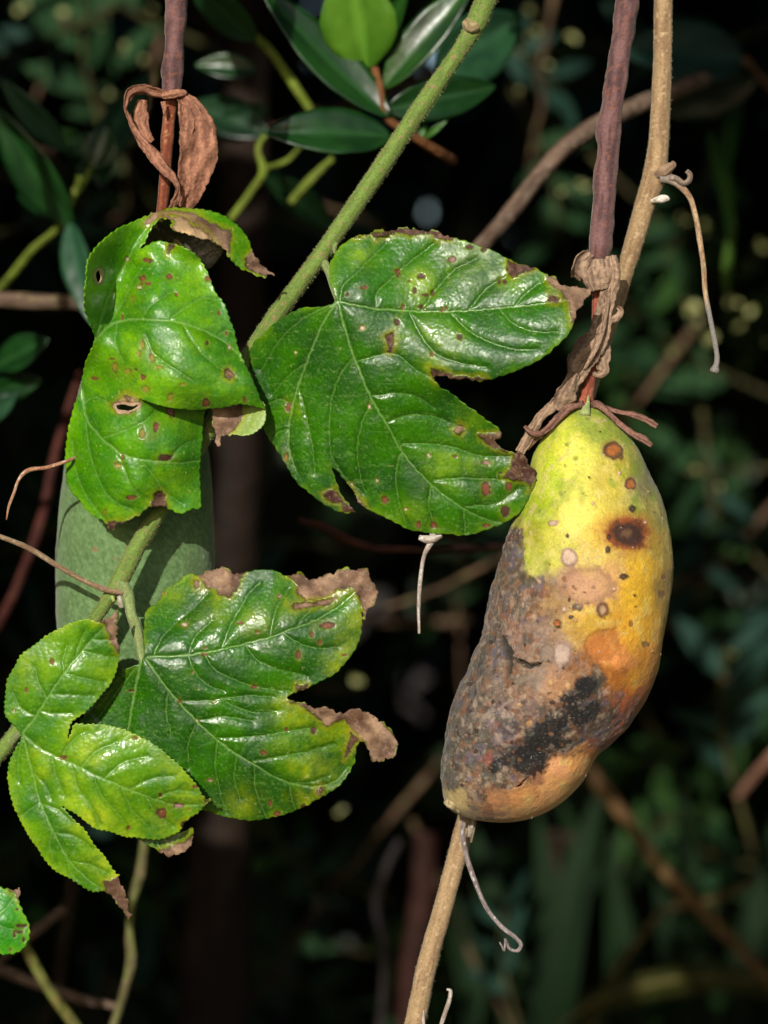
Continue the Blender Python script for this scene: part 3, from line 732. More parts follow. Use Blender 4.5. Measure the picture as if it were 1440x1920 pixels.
def twig(label, path, colfn, step=8, rough=.1, name='twig', rs=14):
    p0 = path[-1]
    t = thing(name, P(*p0[:3]), label, 'twig')
    tube('wood', path, colfn, t, M_WOOD, step=step, rough=rough, rs=rs)
    return t
GREYB = stem_col((112, 92, 78), (84, 66, 54), (140, 124, 108), 60)
REDB = stem_col((84, 42, 36), (62, 32, 27), (92, 62, 48), 60)
twig('thick grey-brown twig slanting behind the purple fruit stalk', [(1330, 150, 10500, 17), (1310, 155, 4000, 16), (1290, 160, 2000, 16), (1262, 172, 1300, 16), (1180, 205, 1200, 17), (1110, 240, 1150, 17), (1060, 275, 1120, 17), (1010, 330, 1100, 16), (960, 395, 1080, 16), (905, 458, 1080, 15), (830, 560, 1100, 14), (800, 620, 1800, 14), (790, 650, 4000, 12), (786, 660, 10500, 12)], GREYB)
twig('grey lichen-spotted branch ending behind the edge of the curled leaf', [(260, 575, 1500, 10), (150, 568, 1500, 14), (80, 566, 1500, 15), (0, 562, 1500, 15), (-80, 560, 1520, 16), WP(-.3, .35, .9, .006), WP(-.32, .36, 0, .01)], stem_col((120, 100, 84), (80, 62, 50), (140, 132, 80), 60))
twig('thin dark red stem curving past the green fruit', [(150, 700, 2300, 6), (125, 780, 2250, 8), (104, 850, 2200, 8), (78, 970, 2150, 9), (40, 1080, 2150, 9), (0, 1165, 2200, 9), (-60, 1260, 2300, 10), WP(-.17, .28, .7, .003), WP(-.18, .3, 0, .005)], REDB)
twig('knobbly green-brown stem hanging below the small three-lobed leaf', [(285, 1480, 1300, 7), (268, 1600, 1300, 9), (262, 1640, 1300, 11), (248, 1690, 1320, 8), (243, 1760, 1350, 8), (246, 1800, 1350, 10), (232, 1860, 1350, 8), (212, 1925, 1350, 9), WP(-.1, .16, 1.0, .001), WP(-.11, .18, .7, .003), WP(-.11, .2, 0, .006)], stem_col((104, 112, 60), (90, 76, 56), (128, 110, 88), 20), rough=.2, rs=20)
twig('olive green stem slanting below the spotted leaf at the edge', [(30, 1740, 1300, 8), (60, 1800, 1300, 10), (95, 1860, 1300, 10), (140, 1922, 1320, 11), WP(-.075, .16, .7, .003), WP(-.07, .2, 0, .006)], stem_col((110, 118, 52), (88, 84, 48), (120, 70, 56), 30))
twig('pale grey twig crossing low behind the olive green stem', [(230, 1890, 1700, 6), (150, 1872, 1700, 9), (80, 1848, 1700, 10), (0, 1818, 1700, 11), (-120, 1780, 1800, 12), WP(-.25, .3, .8, .004), WP(-.25, .3, 0, .006)], GREYB)
twig('short broken grey stub beside the spotted leaf', [(122, 1702, 1900, 7), (70, 1742, 1900, 9), (30, 1775, 1950, 8), (-60, 1850, 2100, 8), WP(-.2, .32, .7, .003), WP(-.2, .32, 0, .005)], GREYB)
twig('dark reddish dead twig lying just behind the broad glossy leaf', [(560, 975, 700, 6), (612, 990, 720, 9), (640, 1006, 730, 9), (695, 1026, 760, 8), (770, 1030, 800, 7), (830, 1030, 1100, 7), (1060, 1020, 3000, 8), (1080, 1010, 10500, 8)], stem_col((92, 56, 44), (66, 40, 32)))
twig('brown dead stem slanting down behind the rotting end of the fruit', [(1030, 1340, 4300, 14), (1120, 1465, 4300, 15), (1190, 1560, 4300, 13), (1260, 1650, 4300, 13), (1330, 1720, 4300, 13), (1392, 1784, 4300, 12), (1500, 1900, 4400, 12), WP(.25, .52, 0, .006)], stem_col((110, 80, 50), (84, 66, 48), (112, 116, 60), 80), step=14)
twig('thin olive twig forking low beside the dead stem', [(1420, 1650, 4600, 7), (1330, 1690, 4600, 8), (1250, 1706, 4600, 7), (1195, 1765, 4600, 7), (1150, 1830, 4700, 8), WP(.06, .56, .6, .004), WP(.05, .56, 0, .006)], stem_col((96, 88, 50), (74, 62, 44)), step=14)
twig('pinkish brown twig end reaching in beside the dark palm leaves', [(1382, 1498, 4300, 7), (1405, 1465, 4300, 9), (1440, 1425, 4300, 9), (1540, 1330, 4400, 10), WP(.35, .55, .8, .005), WP(.36, .56, 0, .008)], stem_col((140, 104, 84), (110, 76, 60)), step=14)
twig('thin grey twig bending upright in the gloom under the lobed leaves', [(750, 1575, 4000, 7), (722, 1630, 4000, 8), (706, 1700, 4000, 9), (722, 1770, 4000, 8), (720, 1850, 4050, 8), (712, 1940, 4100, 8), WP(0, .47, .5, .003), WP(0, .47, 0, .005)], stem_col((52, 45, 44), (40, 34, 33)), step=14)
twig('dull rust-coloured stem standing behind the lower tan vine', [(800, 1560, 5000, 22), (790, 1700, 5000, 24), (772, 1800, 5000, 22), (765, 1930, 5000, 24), WP(.02, .56, .5, .01), WP(.02, .56, 0, .012)], stem_col((54, 28, 22), (40, 22, 17), (50, 34, 26), 60), step=18)
twig('slender brown twig bowed across the gloom below the lower leaf', [(600, 1690, 4600, 5), (540, 1790, 4600, 6), (460, 1890, 4600, 7), (380, 1990, 4600, 7), WP(-.1, .52, .6, .003), WP(-.1, .52, 0, .006)], stem_col((66, 52, 44), (50, 40, 34)), step=14)

# palm-like plant low on the right
pl = thing('palm_clump', (0.1, 0.72, 0), 'clump of long dark green palm leaves below the hanging fruit', 'palm')
rg = np.random.default_rng(77)
PB = [((1000, 2150, 6000), (1085, 1500, 5600), 96), ((1090, 2200, 6100), (1010, 1560, 5700), 70), ((1150, 2200, 6000), (1190, 1600, 5700), 80),
      ((1020, 2150, 6200), (900, 1520, 5900), 80), ((1240, 2200, 6200), (1330, 1520, 5900), 90), ((1300, 2200, 6300), (1260, 1640, 6000), 70),
      ((1380, 2200, 6300), (1420, 1560, 6000), 90), ((1160, 2200, 6300), (1130, 1480, 6300), 80), ((960, 2200, 6300), (850, 1640, 6200), 70), ((1330, 2200, 6100), (1400, 1790, 5700), 60)]
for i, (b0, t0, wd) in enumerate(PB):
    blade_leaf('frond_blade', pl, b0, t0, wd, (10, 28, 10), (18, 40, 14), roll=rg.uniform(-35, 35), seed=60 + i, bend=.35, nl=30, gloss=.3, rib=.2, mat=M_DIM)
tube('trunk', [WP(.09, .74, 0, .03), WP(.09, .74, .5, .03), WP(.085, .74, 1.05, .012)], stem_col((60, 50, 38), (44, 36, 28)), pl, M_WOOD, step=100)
fr = thing('fern_frond', P(1200, 1860, 4700), 'yellowing fern frond arching low among the palm leaves', 'fern')
fpath = [(1060, 1915, 4600, 3), (1130, 1872, 4600, 3), (1220, 1846, 4600, 3), (1330, 1832, 4600, 3), (1440, 1850, 4600, 2), (1500, 1880, 4600, 2)]
tube('midrib', [WP(.03, .53, 0, .004), WP(.035, .53, .8, .003)] + fpath, stem_col((112, 104, 48), (90, 84, 40)), fr, M_WOOD, step=8)
fp = resample(catmull(fpath, 8), 15)
for i in range(2, len(fp) - 1):
    for sgn in (-1, 1):
        blade_leaf('leaflet', fr, (fp[i, 0], fp[i, 1], fp[i, 2]), (fp[i, 0] + 12, fp[i, 1] + sgn * 34, fp[i, 2] + 40), 10, (48, 54, 22), (66, 66, 28), seed=i, nl=6, nw=5, rib=0)

# ================================================================== GREEN FRUIT BEHIND THE CURLED LEAF
def fruit_body(name, parent, left, right, dc, paint, rows, cols, mat, lump, depth_ratio=0.95):
    """left/right: silhouettes as (x, y) from top to bottom; paint(x, y, front, noise coords) -> col, gloss, displacement"""
    l = catmull(left, 10); r = catmull(right, 10)
    y0, y1 = l[0, 1], l[-1, 1]
    u = np.linspace(0.004, 0.997, rows); ys = y0 + (y1 - y0) * (0.5 - 0.5 * np.cos(np.pi * u)) * 0.45 + (y1 - y0) * u * 0.55
    o = np.argsort(l[:, 1]); xl = np.interp(ys, l[o, 1], l[o, 0]); o = np.argsort(r[:, 1]); xr = np.interp(ys, r[o, 1], r[o, 0])
    cx, rx = (xl + xr) / 2, np.maximum((xr - xl) / 2, 0.4)
    rz = rx * depth_ratio
    th = np.linspace(0, 2 * np.pi, cols, endpoint=False)
    ct, st = np.cos(th)[None], np.sin(th)[None]
    X = cx[:, None] + rx[:, None] * ct; Y = ys[:, None] + 0 * ct; Dz = dc - rz[:, None] * st
    x, y, d = X.ravel(), Y.ravel(), Dz.ravel()
    front = (st + 0 * Y).ravel()
    c, gl, dp = paint(x, y, d, front)
    dp = dp + lump * fbm(x / 90, y / 90, d / 90, 2) + lump * .25 * fbm(x / 25, y / 25, d / 25, 2)
    endw = np.minimum(1, np.repeat(rx, cols) / 30)
    x2 = x + dp * endw * np.tile(np.cos(th), rows); d2 = d - dp * endw * np.tile(np.sin(th), rows)
    V = P(x2, y, d2)
    i = np.arange(rows - 1)[:, None] * cols; j = np.arange(cols)[None]; j2 = (j + 1) % cols
    F = np.stack([i + j, i + j2, i + cols + j2, i + cols + j], -1).reshape(-1, 4)[:, ::-1]
    top = P(cx[0], ys[0] - .5, dc); bot = P(cx[-1], ys[-1] + .5, dc)
    V = np.vstack([V, top, bot]); n = rows * cols; jj = np.arange(cols); j2 = (jj + 1) % cols
    f1 = np.stack([np.full(cols, n), jj, j2], 1)[:, ::-1]; f2 = np.stack([np.full(cols, n + 1), n - cols + j2, n - cols + jj], 1)[:, ::-1]
    c = np.vstack([c, c[:1], c[-1:]]); gl = np.append(gl, [.3, .3])
    ob = mesh_obj(name, V, [F, f1, f2], mat, parent, c, gl)
    return ob, V, F

PURP = stem_col((122, 88, 86), (84, 58, 58), (126, 80, 66), 50, 2)
gf = thing('green_fruit', P(250, 900, 290), 'velvety green passion fruit hanging half hidden behind the curled leaf', 'fruit')
def green_paint(x, y, d, front):
    n = fbm(x / 4.5, y / 4.5, d / 4.5, 2); n1 = fbm(x / 50, y / 50, d / 50, 2)
    c = mix(np.tile(lin((86, 116, 66)), (len(x), 1)), lin((114, 144, 92)), sstep(-.5, .6, n))
    c = c * (1 + .2 * n1)[:, None]
    for sx, sy, sr in ((240, 1028, 4), (179, 1030, 5), (215, 1045, 3), (165, 1185, 3)):
        c = mix(c, lin((150, 105, 70)), sstep(sr + 1, sr - 1, np.hypot(x - sx, y - sy)) * .8)
    return c, np.full(len(x), .4), .8 * n
gb, gV, gF = fruit_body('rind', gf, [(262, 560), (205, 610), (160, 700), (128, 820), (110, 960), (104, 1080), (108, 1180), (128, 1280), (170, 1360), (235, 1405)],
    [(266, 560), (320, 610), (362, 700), (388, 820), (400, 960), (402, 1080), (396, 1180), (376, 1280), (330, 1360), (245, 1405)], 290, green_paint, 190, 200, M_GFRUIT, 4)
hairs('fuzz', gV, gF, gb, 14000, 0.0012, (140, 165, 135), seed=4)
R3 = KR(0, 0, 3.0)
def kr3(pts): return [(p[0] / 3, p[1] / 3, p[2], p[3] / 3) + tuple(p[4:]) for p in pts]
tube('stalk', [(360, -930, 120, 20)] + kr3([(1010, -300, 110, 60), (995, 0, 105, 61), (990, 120, 105, 60), (985, 220, 105, 55), (978, 330, 105, 57), (970, 420, 105, 61), (968, 480, 105, 56), (962, 525, 105, 50)]), PURP, gf, rough=.14, rs=22)
tube('peduncle', kr3([(964, 515, 110, 34), (958, 600, 112, 37), (948, 700, 114, 34), (942, 770, 115, 38), (936, 870, 118, 34), (928, 1000, 120, 33), (915, 1150, 128, 31), (900, 1240, 140, 30), (850, 1450, 190, 30), (800, 1690, 285, 40)]),
     stem_col((150, 84, 52), (112, 52, 34), (176, 128, 92), 70, 5), gf, rough=.05)
BR1, BR2 = (172, 122, 96), (126, 86, 68)
def rib3(name, pts, **kw): return ribbon(name, [(p[0]/3, p[1]/3, p[2], p[3]/3, p[4]) for p in pts], gf, BR1, BR2, **kw)
rib3('bract', [(1000, 530, 92, 22, 20), (1065, 580, 80, 60, 20), (1105, 700, 66, 100, 12), (1115, 850, 60, 104, 8), (1100, 970, 66, 92, 5), (1075, 1080, 80, 66, -5), (1040, 1180, 100, 30, -10)], curl=-1.1, crumple=3, nw=25, seed=3, ragged=.1)
rib3('bract', [(1010, 560, 86, 10, -20), (1035, 640, 70, 42, -30), (1035, 760, 62, 46, -34), (1025, 900, 66, 40, -30), (1035, 1040, 80, 40, -20), (1010, 1160, 100, 20, -10)], curl=1.4, crumple=6, nw=17, seed=8)
rib3('bract', [(950, 532, 90, 20, 20), (880, 522, 80, 30, 30), (800, 505, 70, 34, 40), (735, 525, 62, 34, 50), (712, 590, 60, 22, 70), (735, 680, 60, 24, 60), (785, 775, 58, 30, 40), (850, 850, 52, 36, 20), (900, 930, 48, 34, 10), (965, 985, 46, 34, 30), (1005, 1050, 52, 26, 60), (995, 1120, 62, 24, 40), (965, 1180, 80, 20, 20)], curl=1.0, crumple=4, nw=13, seed=5)
rib3('bract', [(800, 560, 90, 30, 0), (790, 640, 92, 40, 0), (810, 730, 86, 34, 10), (850, 800, 76, 20, 20)], curl=1.0, crumple=4, nw=11, seed=6)
rib3('bract', [(905, 540, 78, 14, 0), (935, 535, 72, 22, 0), (1000, 525, 72, 24, 0), (1050, 520, 82, 16, 0)], curl=1.0, crumple=4, nw=9, seed=16)
rib3('bract', [(915, 570, 80, 14, 0), (922, 610, 78, 12, 0), (925, 650, 84, 5, 0)], curl=.6, crumple=3, nw=9, seed=17)

# ================================================================== THE GREEN VINE WITH ITS FOUR LEAVES
vine = thing('green_vine', P(480, 640, 90), 'hairy green vine stem slanting down with spotted glossy lobed leaves', 'vine')
GREENST = stem_col((114, 140, 60), (98, 120, 50), (144, 124, 82), 40, 1)
GST2 = stem_col((140, 156, 96), (116, 136, 76), (146, 126, 92), 30, 3)
vp = [(1120, -860, 130, 21.1), (1000, -160, 90, 19.4), (938, -50, 66, 20.2), (912, 0, 62, 20.2), (892, 45, 62, 19.4), (880, 66, 62, 16.7), (800, 185, 66, 16.7), (700, 335, 74, 16.7), (600, 480, 84, 15.8), (490, 632, 90, 16.7), (400, 790, 86, 15.8), (318, 925, 70, 15.8), (262, 1018, 58, 15.8), (222, 1092, 46, 16.7), (205, 1120, 46, 13.2), (165, 1180, 52, 13.2), (100, 1270, 60, 13.2), (30, 1375, 46, 15.0), (-10, 1425, 46, 13.2), (-120, 1560, 60, 13.2)]
V, F, c_, g_ = tube_mesh(vp, sides=26, step=2.5, rough=.05, rs=14, colfn=GREENST)
stem_o = mesh_obj('stem', V, F, M_STEM, vine, c_, g_)
hairs('fuzz', V, F, stem_o, 16000, 0.0005, (170, 170, 110), seed=5, width=.00004)
# scar patches and nodes
tube('node', [(873, 40, 52, 9), (884, 52, 46, 12), (897, 48, 44, 8)], stem_col((168, 150, 110), (130, 110, 70)), stem_o, rough=.2, rs=6)

C1 = K(60, 360, 3.0); C2 = K(440, 400, 2.1176); C4 = K(0, 980, 2.4615); C5 = K(240, 1040, 2.6667)
def vs(conv, mains, secs, w=1.9, w2=1.0): return [(conv(m), w) for m in mains] + [(conv(s_), w2) for s_ in secs]
def sp(conv, lst): return [conv([(a[0], a[1])])[0] + tuple(a[2:]) for a in lst]

# ---- broad middle leaf
o2 = C2([(400, 338), (380, 280), (376, 215), (395, 165), (430, 120), (480, 95), (560, 75), (640, 65), (690, 62), (780, 70), (860, 92), (960, 125), (1040, 155), (1110, 195), (1190, 215), (1250, 250), (1320, 285), (1372, 295), (1420, 298), (1392, 345), (1350, 425), (1337, 460), (1285, 520), (1220, 575), (1165, 605), (1080, 640), (1000, 662), (900, 660), (840, 652), (800, 655), (815, 690), (860, 715), (910, 755), (960, 790), (1005, 825), (1056, 868), (1042, 900), (1050, 925), (1075, 945), (1130, 950), (1165, 985), (1196, 1020), (1197, 1060), (1172, 1120), (1130, 1190), (1060, 1235), (990, 1260), (930, 1278), (850, 1275), (760, 1268), (700, 1258), (640, 1230), (560, 1190), (515, 1166), (475, 1110), (435, 1055), (408, 1022), (388, 1008), (400, 1050), (412, 1095), (436, 1140), (482, 1188), (430, 1188), (370, 1165), (310, 1120), (240, 1060), (200, 990), (160, 930), (120, 870), (100, 780), (80, 680), (60, 590), (60, 545), (75, 515), (110, 480), (170, 430), (230, 390), (270, 375), (340, 372), (395, 352)])
v2 = vs(C2, [[(410, 350), (520, 372), (640, 385), (770, 392), (920, 388), (1080, 375), (1200, 362), (1330, 346)],
             [(410, 350), (450, 500), (490, 610), (540, 730), (600, 830), (660, 940), (780, 1075), (905, 1170), (1000, 1215), (1060, 1230)],
             [(410, 350), (370, 400), (310, 530), (255, 680), (225, 790), (215, 880), (222, 960), (250, 1030)]],
        [[(405, 355), (300, 400), (200, 480), (105, 625)], [(420, 345), (425, 300), (480, 240), (560, 160), (600, 120)], [(560, 375), (565, 320), (620, 260), (700, 190), (790, 120)],
         [(690, 390), (730, 470), (800, 555), (880, 590), (1000, 610)], [(860, 398), (920, 460), (1010, 510), (1120, 540), (1200, 540)], [(930, 385), (1000, 300), (1080, 250)], [(740, 390), (800, 300), (880, 220), (960, 180)],
         [(1050, 378), (1110, 440), (1200, 470), (1280, 470)], [(1110, 372), (1180, 300), (1230, 270)],
         [(470, 570), (420, 640), (385, 740), (375, 860), (385, 960), (450, 1060), (510, 1110)], [(540, 755), (500, 850), (487, 940), (500, 1050), (515, 1100)], [(660, 950), (640, 1030), (645, 1110), (685, 1250)],
         [(780, 1080), (770, 1150), (790, 1240)], [(910, 1175), (915, 1270)], [(545, 725), (620, 715), (720, 725), (790, 770)], [(480, 590), (560, 565), (640, 560), (720, 620), (780, 650)],
         [(665, 915), (760, 915), (870, 930), (960, 960), (1100, 965)], [(600, 830), (700, 800), (800, 810), (900, 850)], [(790, 1060), (900, 1052), (1060, 1058)], [(915, 1165), (1040, 1150), (1130, 1090)],
         [(255, 690), (280, 790), (305, 910), (320, 1030)], [(215, 855), (170, 875), (145, 915)], [(290, 590), (220, 640), (150, 720)], [(232, 760), (180, 740), (130, 760)]])
dep2 = C2([(410, 350, -60), (700, 370, -48), (1000, 380, -62), (1330, 345, -80), (1420, 298, -62), (640, 70, -10), (430, 130, -16), (900, 110, -24), (1200, 225, -54), (1000, 640, -88), (830, 650, -62), (1250, 540, -100),
           (600, 830, -24), (900, 1170, 14), (1195, 1040, 14), (930, 1275, 42), (700, 1250, 40), (1050, 900, 4), (860, 740, -22), (400, 900, 4), (490, 1185, 48), (250, 700, 20), (60, 560, 64), (160, 930, 58), (230, 400, -8), (330, 1120, 48)])
n2 = [(C2([(480, 95), (560, 72), (640, 60), (700, 58), (780, 66), (868, 90), (868, 106), (820, 104), (780, 84), (700, 86), (640, 74), (560, 106), (545, 86)]), 'dark'),
      (C2([(1090, 190), (1190, 208), (1190, 222), (1150, 240), (1100, 250), (1085, 225)]), 'dark'),
      (C2([(1240, 250), (1330, 280), (1425, 292), (1425, 310), (1360, 420), (1340, 440), (1325, 360), (1290, 310), (1245, 275)]), 'brown'),
      (C2([(1245, 315), (1285, 335), (1275, 352), (1245, 350)]), 'dark'),
      (C2([(775, 612), (820, 622), (880, 645), (1000, 652), (1000, 668), (880, 665), (795, 664), (780, 640)]), 'dark'),
      (C2([(975, 880), (1040, 870), (1062, 858), (1060, 890), (1045, 905), (1060, 930), (1080, 945), (1040, 935), (1000, 915)]), 'brown'),
      (C2([(1110, 945), (1140, 940), (1205, 1020), (1200, 1050), (1170, 1100), (1165, 1070), (1065, 1052), (1095, 1010)]), 'dark'),
      (C2([(350, 1110), (400, 1095), (420, 1120), (445, 1150), (495, 1192), (430, 1180), (420, 1150), (360, 1140)]), 'dark'),
      (C2([(450, 1080), (470, 1100), (520, 1165), (510, 1172), (470, 1125)]), 'tan'),
      (C2([(598, 490), (635, 465), (635, 520), (620, 558), (602, 550), (608, 520)]), 'dark'),
      (C2([(868, 860), (890, 835), (912, 860), (895, 878)]), 'brown')]
s2_ = sp(C2, [(740, 250, 8, 'dark'), (715, 306, 5, 'dark'), (650, 240, 5, 'dark'), (648, 228, 4), (785, 318, 5, 'dark'), (757, 325, 5, 'dark'), (668, 370, 5), (740, 372, 5, 'dark'), (822, 382, 3), (840, 376, 3), (645, 432, 6, 'dark'), (515, 296, 4), (446, 322, 3, 'dark'), (695, 268, 3), (892, 490, 6, 'dark'), (783, 562, 4),
              (930, 135, 5, 'dark'), (990, 143, 5, 'dark'), (1050, 272, 4, 'dark'), (1072, 270, 4, 'dark'), (865, 182, 6, 'grey'), (213, 770, 6), (873, 965, 4), (996, 1097, 9), (595, 1137, 6), (680, 1175, 4, 'pale'), (790, 1238, 6), (1075, 1182, 9, 'dark'), (1090, 1085, 6), (1000, 1240, 6), (730, 1238, 5),
              (243, 552, 3, 'pale'), (205, 970, 5, 'orange'), (535, 768, 4, 'pale'), (508, 456, 4, 'pale'), (770, 960, 3, 'pale'), (565, 1060, 3, 'pale'), (1000, 990, 6, 'grey'), (1055, 1030, 3, 'dark'), (465, 1075, 3, 'pale')])
y2 = sp(C2, [(740, 280, 32, .75), (500, 170, 24, .6), (830, 520, 40, .4), (760, 470, 34, .35), (800, 600, 30, .6), (950, 170, 60, .5), (1080, 240, 34, .6), (830, 1010, 40, .5), (940, 990, 34, .35), (700, 1190, 30, .4), (950, 800, 30, .35), (1330, 420, 22, .7), (240, 770, 18, .6), (620, 510, 18, .5)])
lf2, _, _ = build_leaf('leaf', vine, o2, v2, dep2, (24, 74, 1), (45, 100, 2), [(a, b, c, d * .6) for a, b, c, d in y2], .3, s2_, n2, seed=2, pillow=8.5, serr=(2.2, 20), label='broad glossy green three-lobed leaf with brown tip and dark specks, centre of the vine')
tube('petiole', [(598, 478, 84, 8), (612, 500, 76, 8), (626, 540, 12, 7), (634, 566, -40, 5)], GST2, lf2)
tube('petiole', [(628, 476, 74, 3), (628, 462, 70, 5), (632, 455, 68, 3)], GST2, vine, sides=8)

# ---- lower leaf with torn brown tips
o5 = C5([(82, 500), (78, 430), (80, 350), (95, 275), (150, 240), (180, 180), (230, 150), (310, 98), (345, 104), (400, 80), (460, 65), (520, 88), (590, 85), (660, 75), (730, 78), (790, 105), (855, 92), (905, 130), (960, 110), (1030, 85), (1130, 70), (1190, 68), (1225, 130), (1253, 190), (1222, 265), (1192, 300), (1184, 330), (1174, 290), (1165, 400), (1140, 470), (1090, 540), (1020, 605), (960, 635), (890, 670), (830, 692), (795, 712), (860, 736), (920, 765), (990, 752), (1050, 788), (1120, 778), (1200, 788), (1260, 830), (1320, 880), (1345, 930), (1332, 1000), (1270, 1032), (1238, 1038), (1215, 1000), (1200, 960), (1160, 930), (1145, 960), (1130, 1040), (1100, 1100), (1060, 1150), (1000, 1195), (920, 1240), (850, 1275), (760, 1305), (690, 1320), (600, 1330), (520, 1318), (440, 1295), (410, 1285)]) + \
     [(372, 1520), (330, 1528), (312, 1545), (335, 1562), (362, 1552), (358, 1580), (345, 1598), (325, 1606), (300, 1596), (262, 1574), (205, 1520), (160, 1440), (150, 1375), (152, 1348), (168, 1335), (195, 1305), (215, 1275), (222, 1258), (240, 1252), (258, 1246), (266, 1236)]
v5 = vs(C5, [[(100, 510), (230, 508), (380, 490), (500, 465), (640, 430), (800, 380), (930, 330), (1050, 260), (1140, 180)],
             [(90, 520), (150, 610), (250, 730), (350, 840), (450, 930), (560, 1010), (640, 1055), (740, 1115), (830, 1145), (940, 1160), (1040, 1130), (1100, 1060)]],
        [[(130, 505), (150, 450), (240, 345), (350, 250), (400, 195)], [(470, 465), (500, 380), (560, 270), (610, 190), (660, 140)], [(710, 410), (740, 280), (800, 170)], [(300, 500), (330, 420), (420, 330)],
         [(380, 500), (430, 570), (520, 620), (640, 660), (820, 685)], [(590, 460), (640, 520), (740, 570), (900, 605)], [(780, 395), (850, 440), (930, 465), (1050, 460)], [(300, 505), (330, 580), (400, 650), (480, 680)],
         [(265, 730), (400, 730), (500, 715), (620, 705), (720, 710)], [(490, 735), (560, 770), (650, 790), (740, 780)], [(450, 918), (600, 912), (760, 890), (930, 860)], [(630, 1035), (760, 1010), (900, 985), (1030, 945)], [(800, 1140), (900, 1140), (1000, 1110)], [(360, 830), (480, 810), (620, 830)],
         [(335, 850), (300, 950), (305, 1060)], [(445, 935), (435, 1040), (450, 1150), (490, 1290)], [(630, 1060), (640, 1180), (690, 1315)], [(805, 1145), (820, 1220), (840, 1280)], [(980, 1150), (1005, 1205)], [(540, 1005), (530, 1100), (560, 1220)], [(200, 680), (190, 780), (215, 900)], [(840, 365), (900, 290), (1000, 230)]])
v5.append(([(265, 1235), (248, 1320), (240, 1370), (250, 1480), (300, 1590)], 2.0)); v5.append(([(262, 1242), (225, 1290), (185, 1345)], 1.2))
dep5 = C5([(85, 510, -14), (400, 490, -18), (800, 380, -20), (1140, 180, 4), (1230, 150, 26), (460, 75, 40), (150, 240, 46), (700, 80, 26), (900, 130, 30), (1160, 420, 10), (830, 690, 4), (640, 650, 0),
           (350, 840, -2), (640, 1055, 8), (940, 1150, 26), (1120, 1080, 50), (1000, 760, 6), (1200, 800, 10), (1330, 930, -16), (1250, 1030, -20), (600, 1325, 60), (850, 1270, 64), (1145, 960, 34)]) + \
       [(395, 1525, 56), (200, 1350, 24), (160, 1400, 36), (240, 1520, 40), (320, 1600, 46), (360, 1560, 52), (250, 1300, 14), (150, 1345, 34)]
n5 = [(C5([(350, 105), (400, 78), (460, 60), (520, 84), (595, 80), (560, 120), (545, 170), (500, 215), (460, 200), (440, 165), (395, 165), (370, 135)]), 'brown'),
      (C5([(330, 125), (355, 135), (350, 165), (332, 165)]), 'brown'),
      (C5([(800, 100), (860, 85), (905, 125), (960, 105), (1030, 80), (1130, 62), (1195, 60), (1260, 190), (1225, 275), (1185, 340), (1165, 240), (1130, 175), (1050, 170), (1000, 205), (900, 225), (850, 205), (850, 150), (820, 120)]), 'brown'),
      (C5([(800, 250), (850, 240), (1000, 230), (1040, 205), (1045, 215), (1000, 250), (830, 278)]), 'brown'),
      (C5([(840, 645), (900, 650), (890, 672), (840, 690)]), 'dark'),
      (C5([(800, 728), (860, 732), (920, 760), (990, 745), (1050, 782), (1120, 770), (1210, 780), (1355, 920), (1340, 1010), (1240, 1048), (1190, 1005), (1190, 950), (1150, 910), (1110, 870), (1085, 830), (1030, 840), (990, 860), (930, 800), (880, 760), (810, 745)]), 'brown'),
      (C5([(1110, 880), (1150, 920), (1110, 990), (1080, 1030), (1095, 960)]), 'dark'),
      (C5([(940, 1185), (965, 1155), (980, 1165), (960, 1200)]), 'dark'),
      ([(300, 1592), (345, 1580), (362, 1560), (368, 1590), (330, 1612), (295, 1604)], 'brown')]
s5_ = sp(C5, [(283, 350, 6, 'pale'), (282, 352, 3, 'pale'), (383, 498, 4), (852, 502, 6), (993, 356, 9), (920, 398, 5), (560, 342, 4), (1083, 503, 4), (630, 660, 5), (676, 990, 5), (793, 873, 3), (928, 880, 6, 'dark'), (712, 1240, 4), (745, 1296, 6), (258, 732, 4), (345, 828, 3, 'pale'), (412, 1128, 4, 'grey'), (385, 465, 3), (960, 438, 4), (755, 210, 4, 'grey'), (172, 190, 5, 'orange'), (18, 680, 4, 'dark'), (648, 386, 3), (320, 588, 3), (880, 1262, 6, 'dark'), (430, 735, 3, 'pale')])
y5 = sp(C5, [(1100, 480, 34, .95), (1040, 570, 24, .9), (1140, 330, 26, .8), (800, 780, 34, .85), (860, 830, 30, .6), (1080, 880, 40, .8), (980, 890, 34, .5), (930, 1060, 40, .8), (860, 1060, 34, .5), (560, 1250, 34, .8), (900, 1230, 36, .85), (1050, 1130, 28, .8), (640, 340, 30, .6), (430, 270, 34, .5), (1100, 180, 28, .7), (790, 960, 30, .4), (640, 1210, 22, .4), (230, 200, 26, .45), (800, 260, 28, .5)])
lf5, _, _ = build_leaf('leaf', vine, o5, v5, dep5, (24, 74, 1), (45, 100, 2), [(a, b, c, d * .5) for a, b, c, d in y5], .35, s5_, n5, seed=5, pillow=8, serr=(2.2, 17), ycol=(165, 172, 22), label='dark green leaf with dry shrivelled brown tips and yellow margins, below the vine fork')
tube('petiole', [(218, 1090, 42, 13), (238, 1110, 36, 12), (246, 1150, 30, 10), (256, 1180, 26, 11), (262, 1205, 14, 9), (268, 1235, -2, 8), (282, 1256, -10, 4)], GST2, lf5, rough=.1)
tube('stipule', [(223, 1118, 26, 4), (226, 1132, 22, 5), (228, 1140, 22, 4)], stem_col((190, 180, 160), (150, 140, 110)), vine, sides=8)
tube('stipule', [(210, 1118, 28, 4), (214, 1128, 24, 3)], stem_col((150, 170, 80), (150, 160, 90)), vine, sides=8)

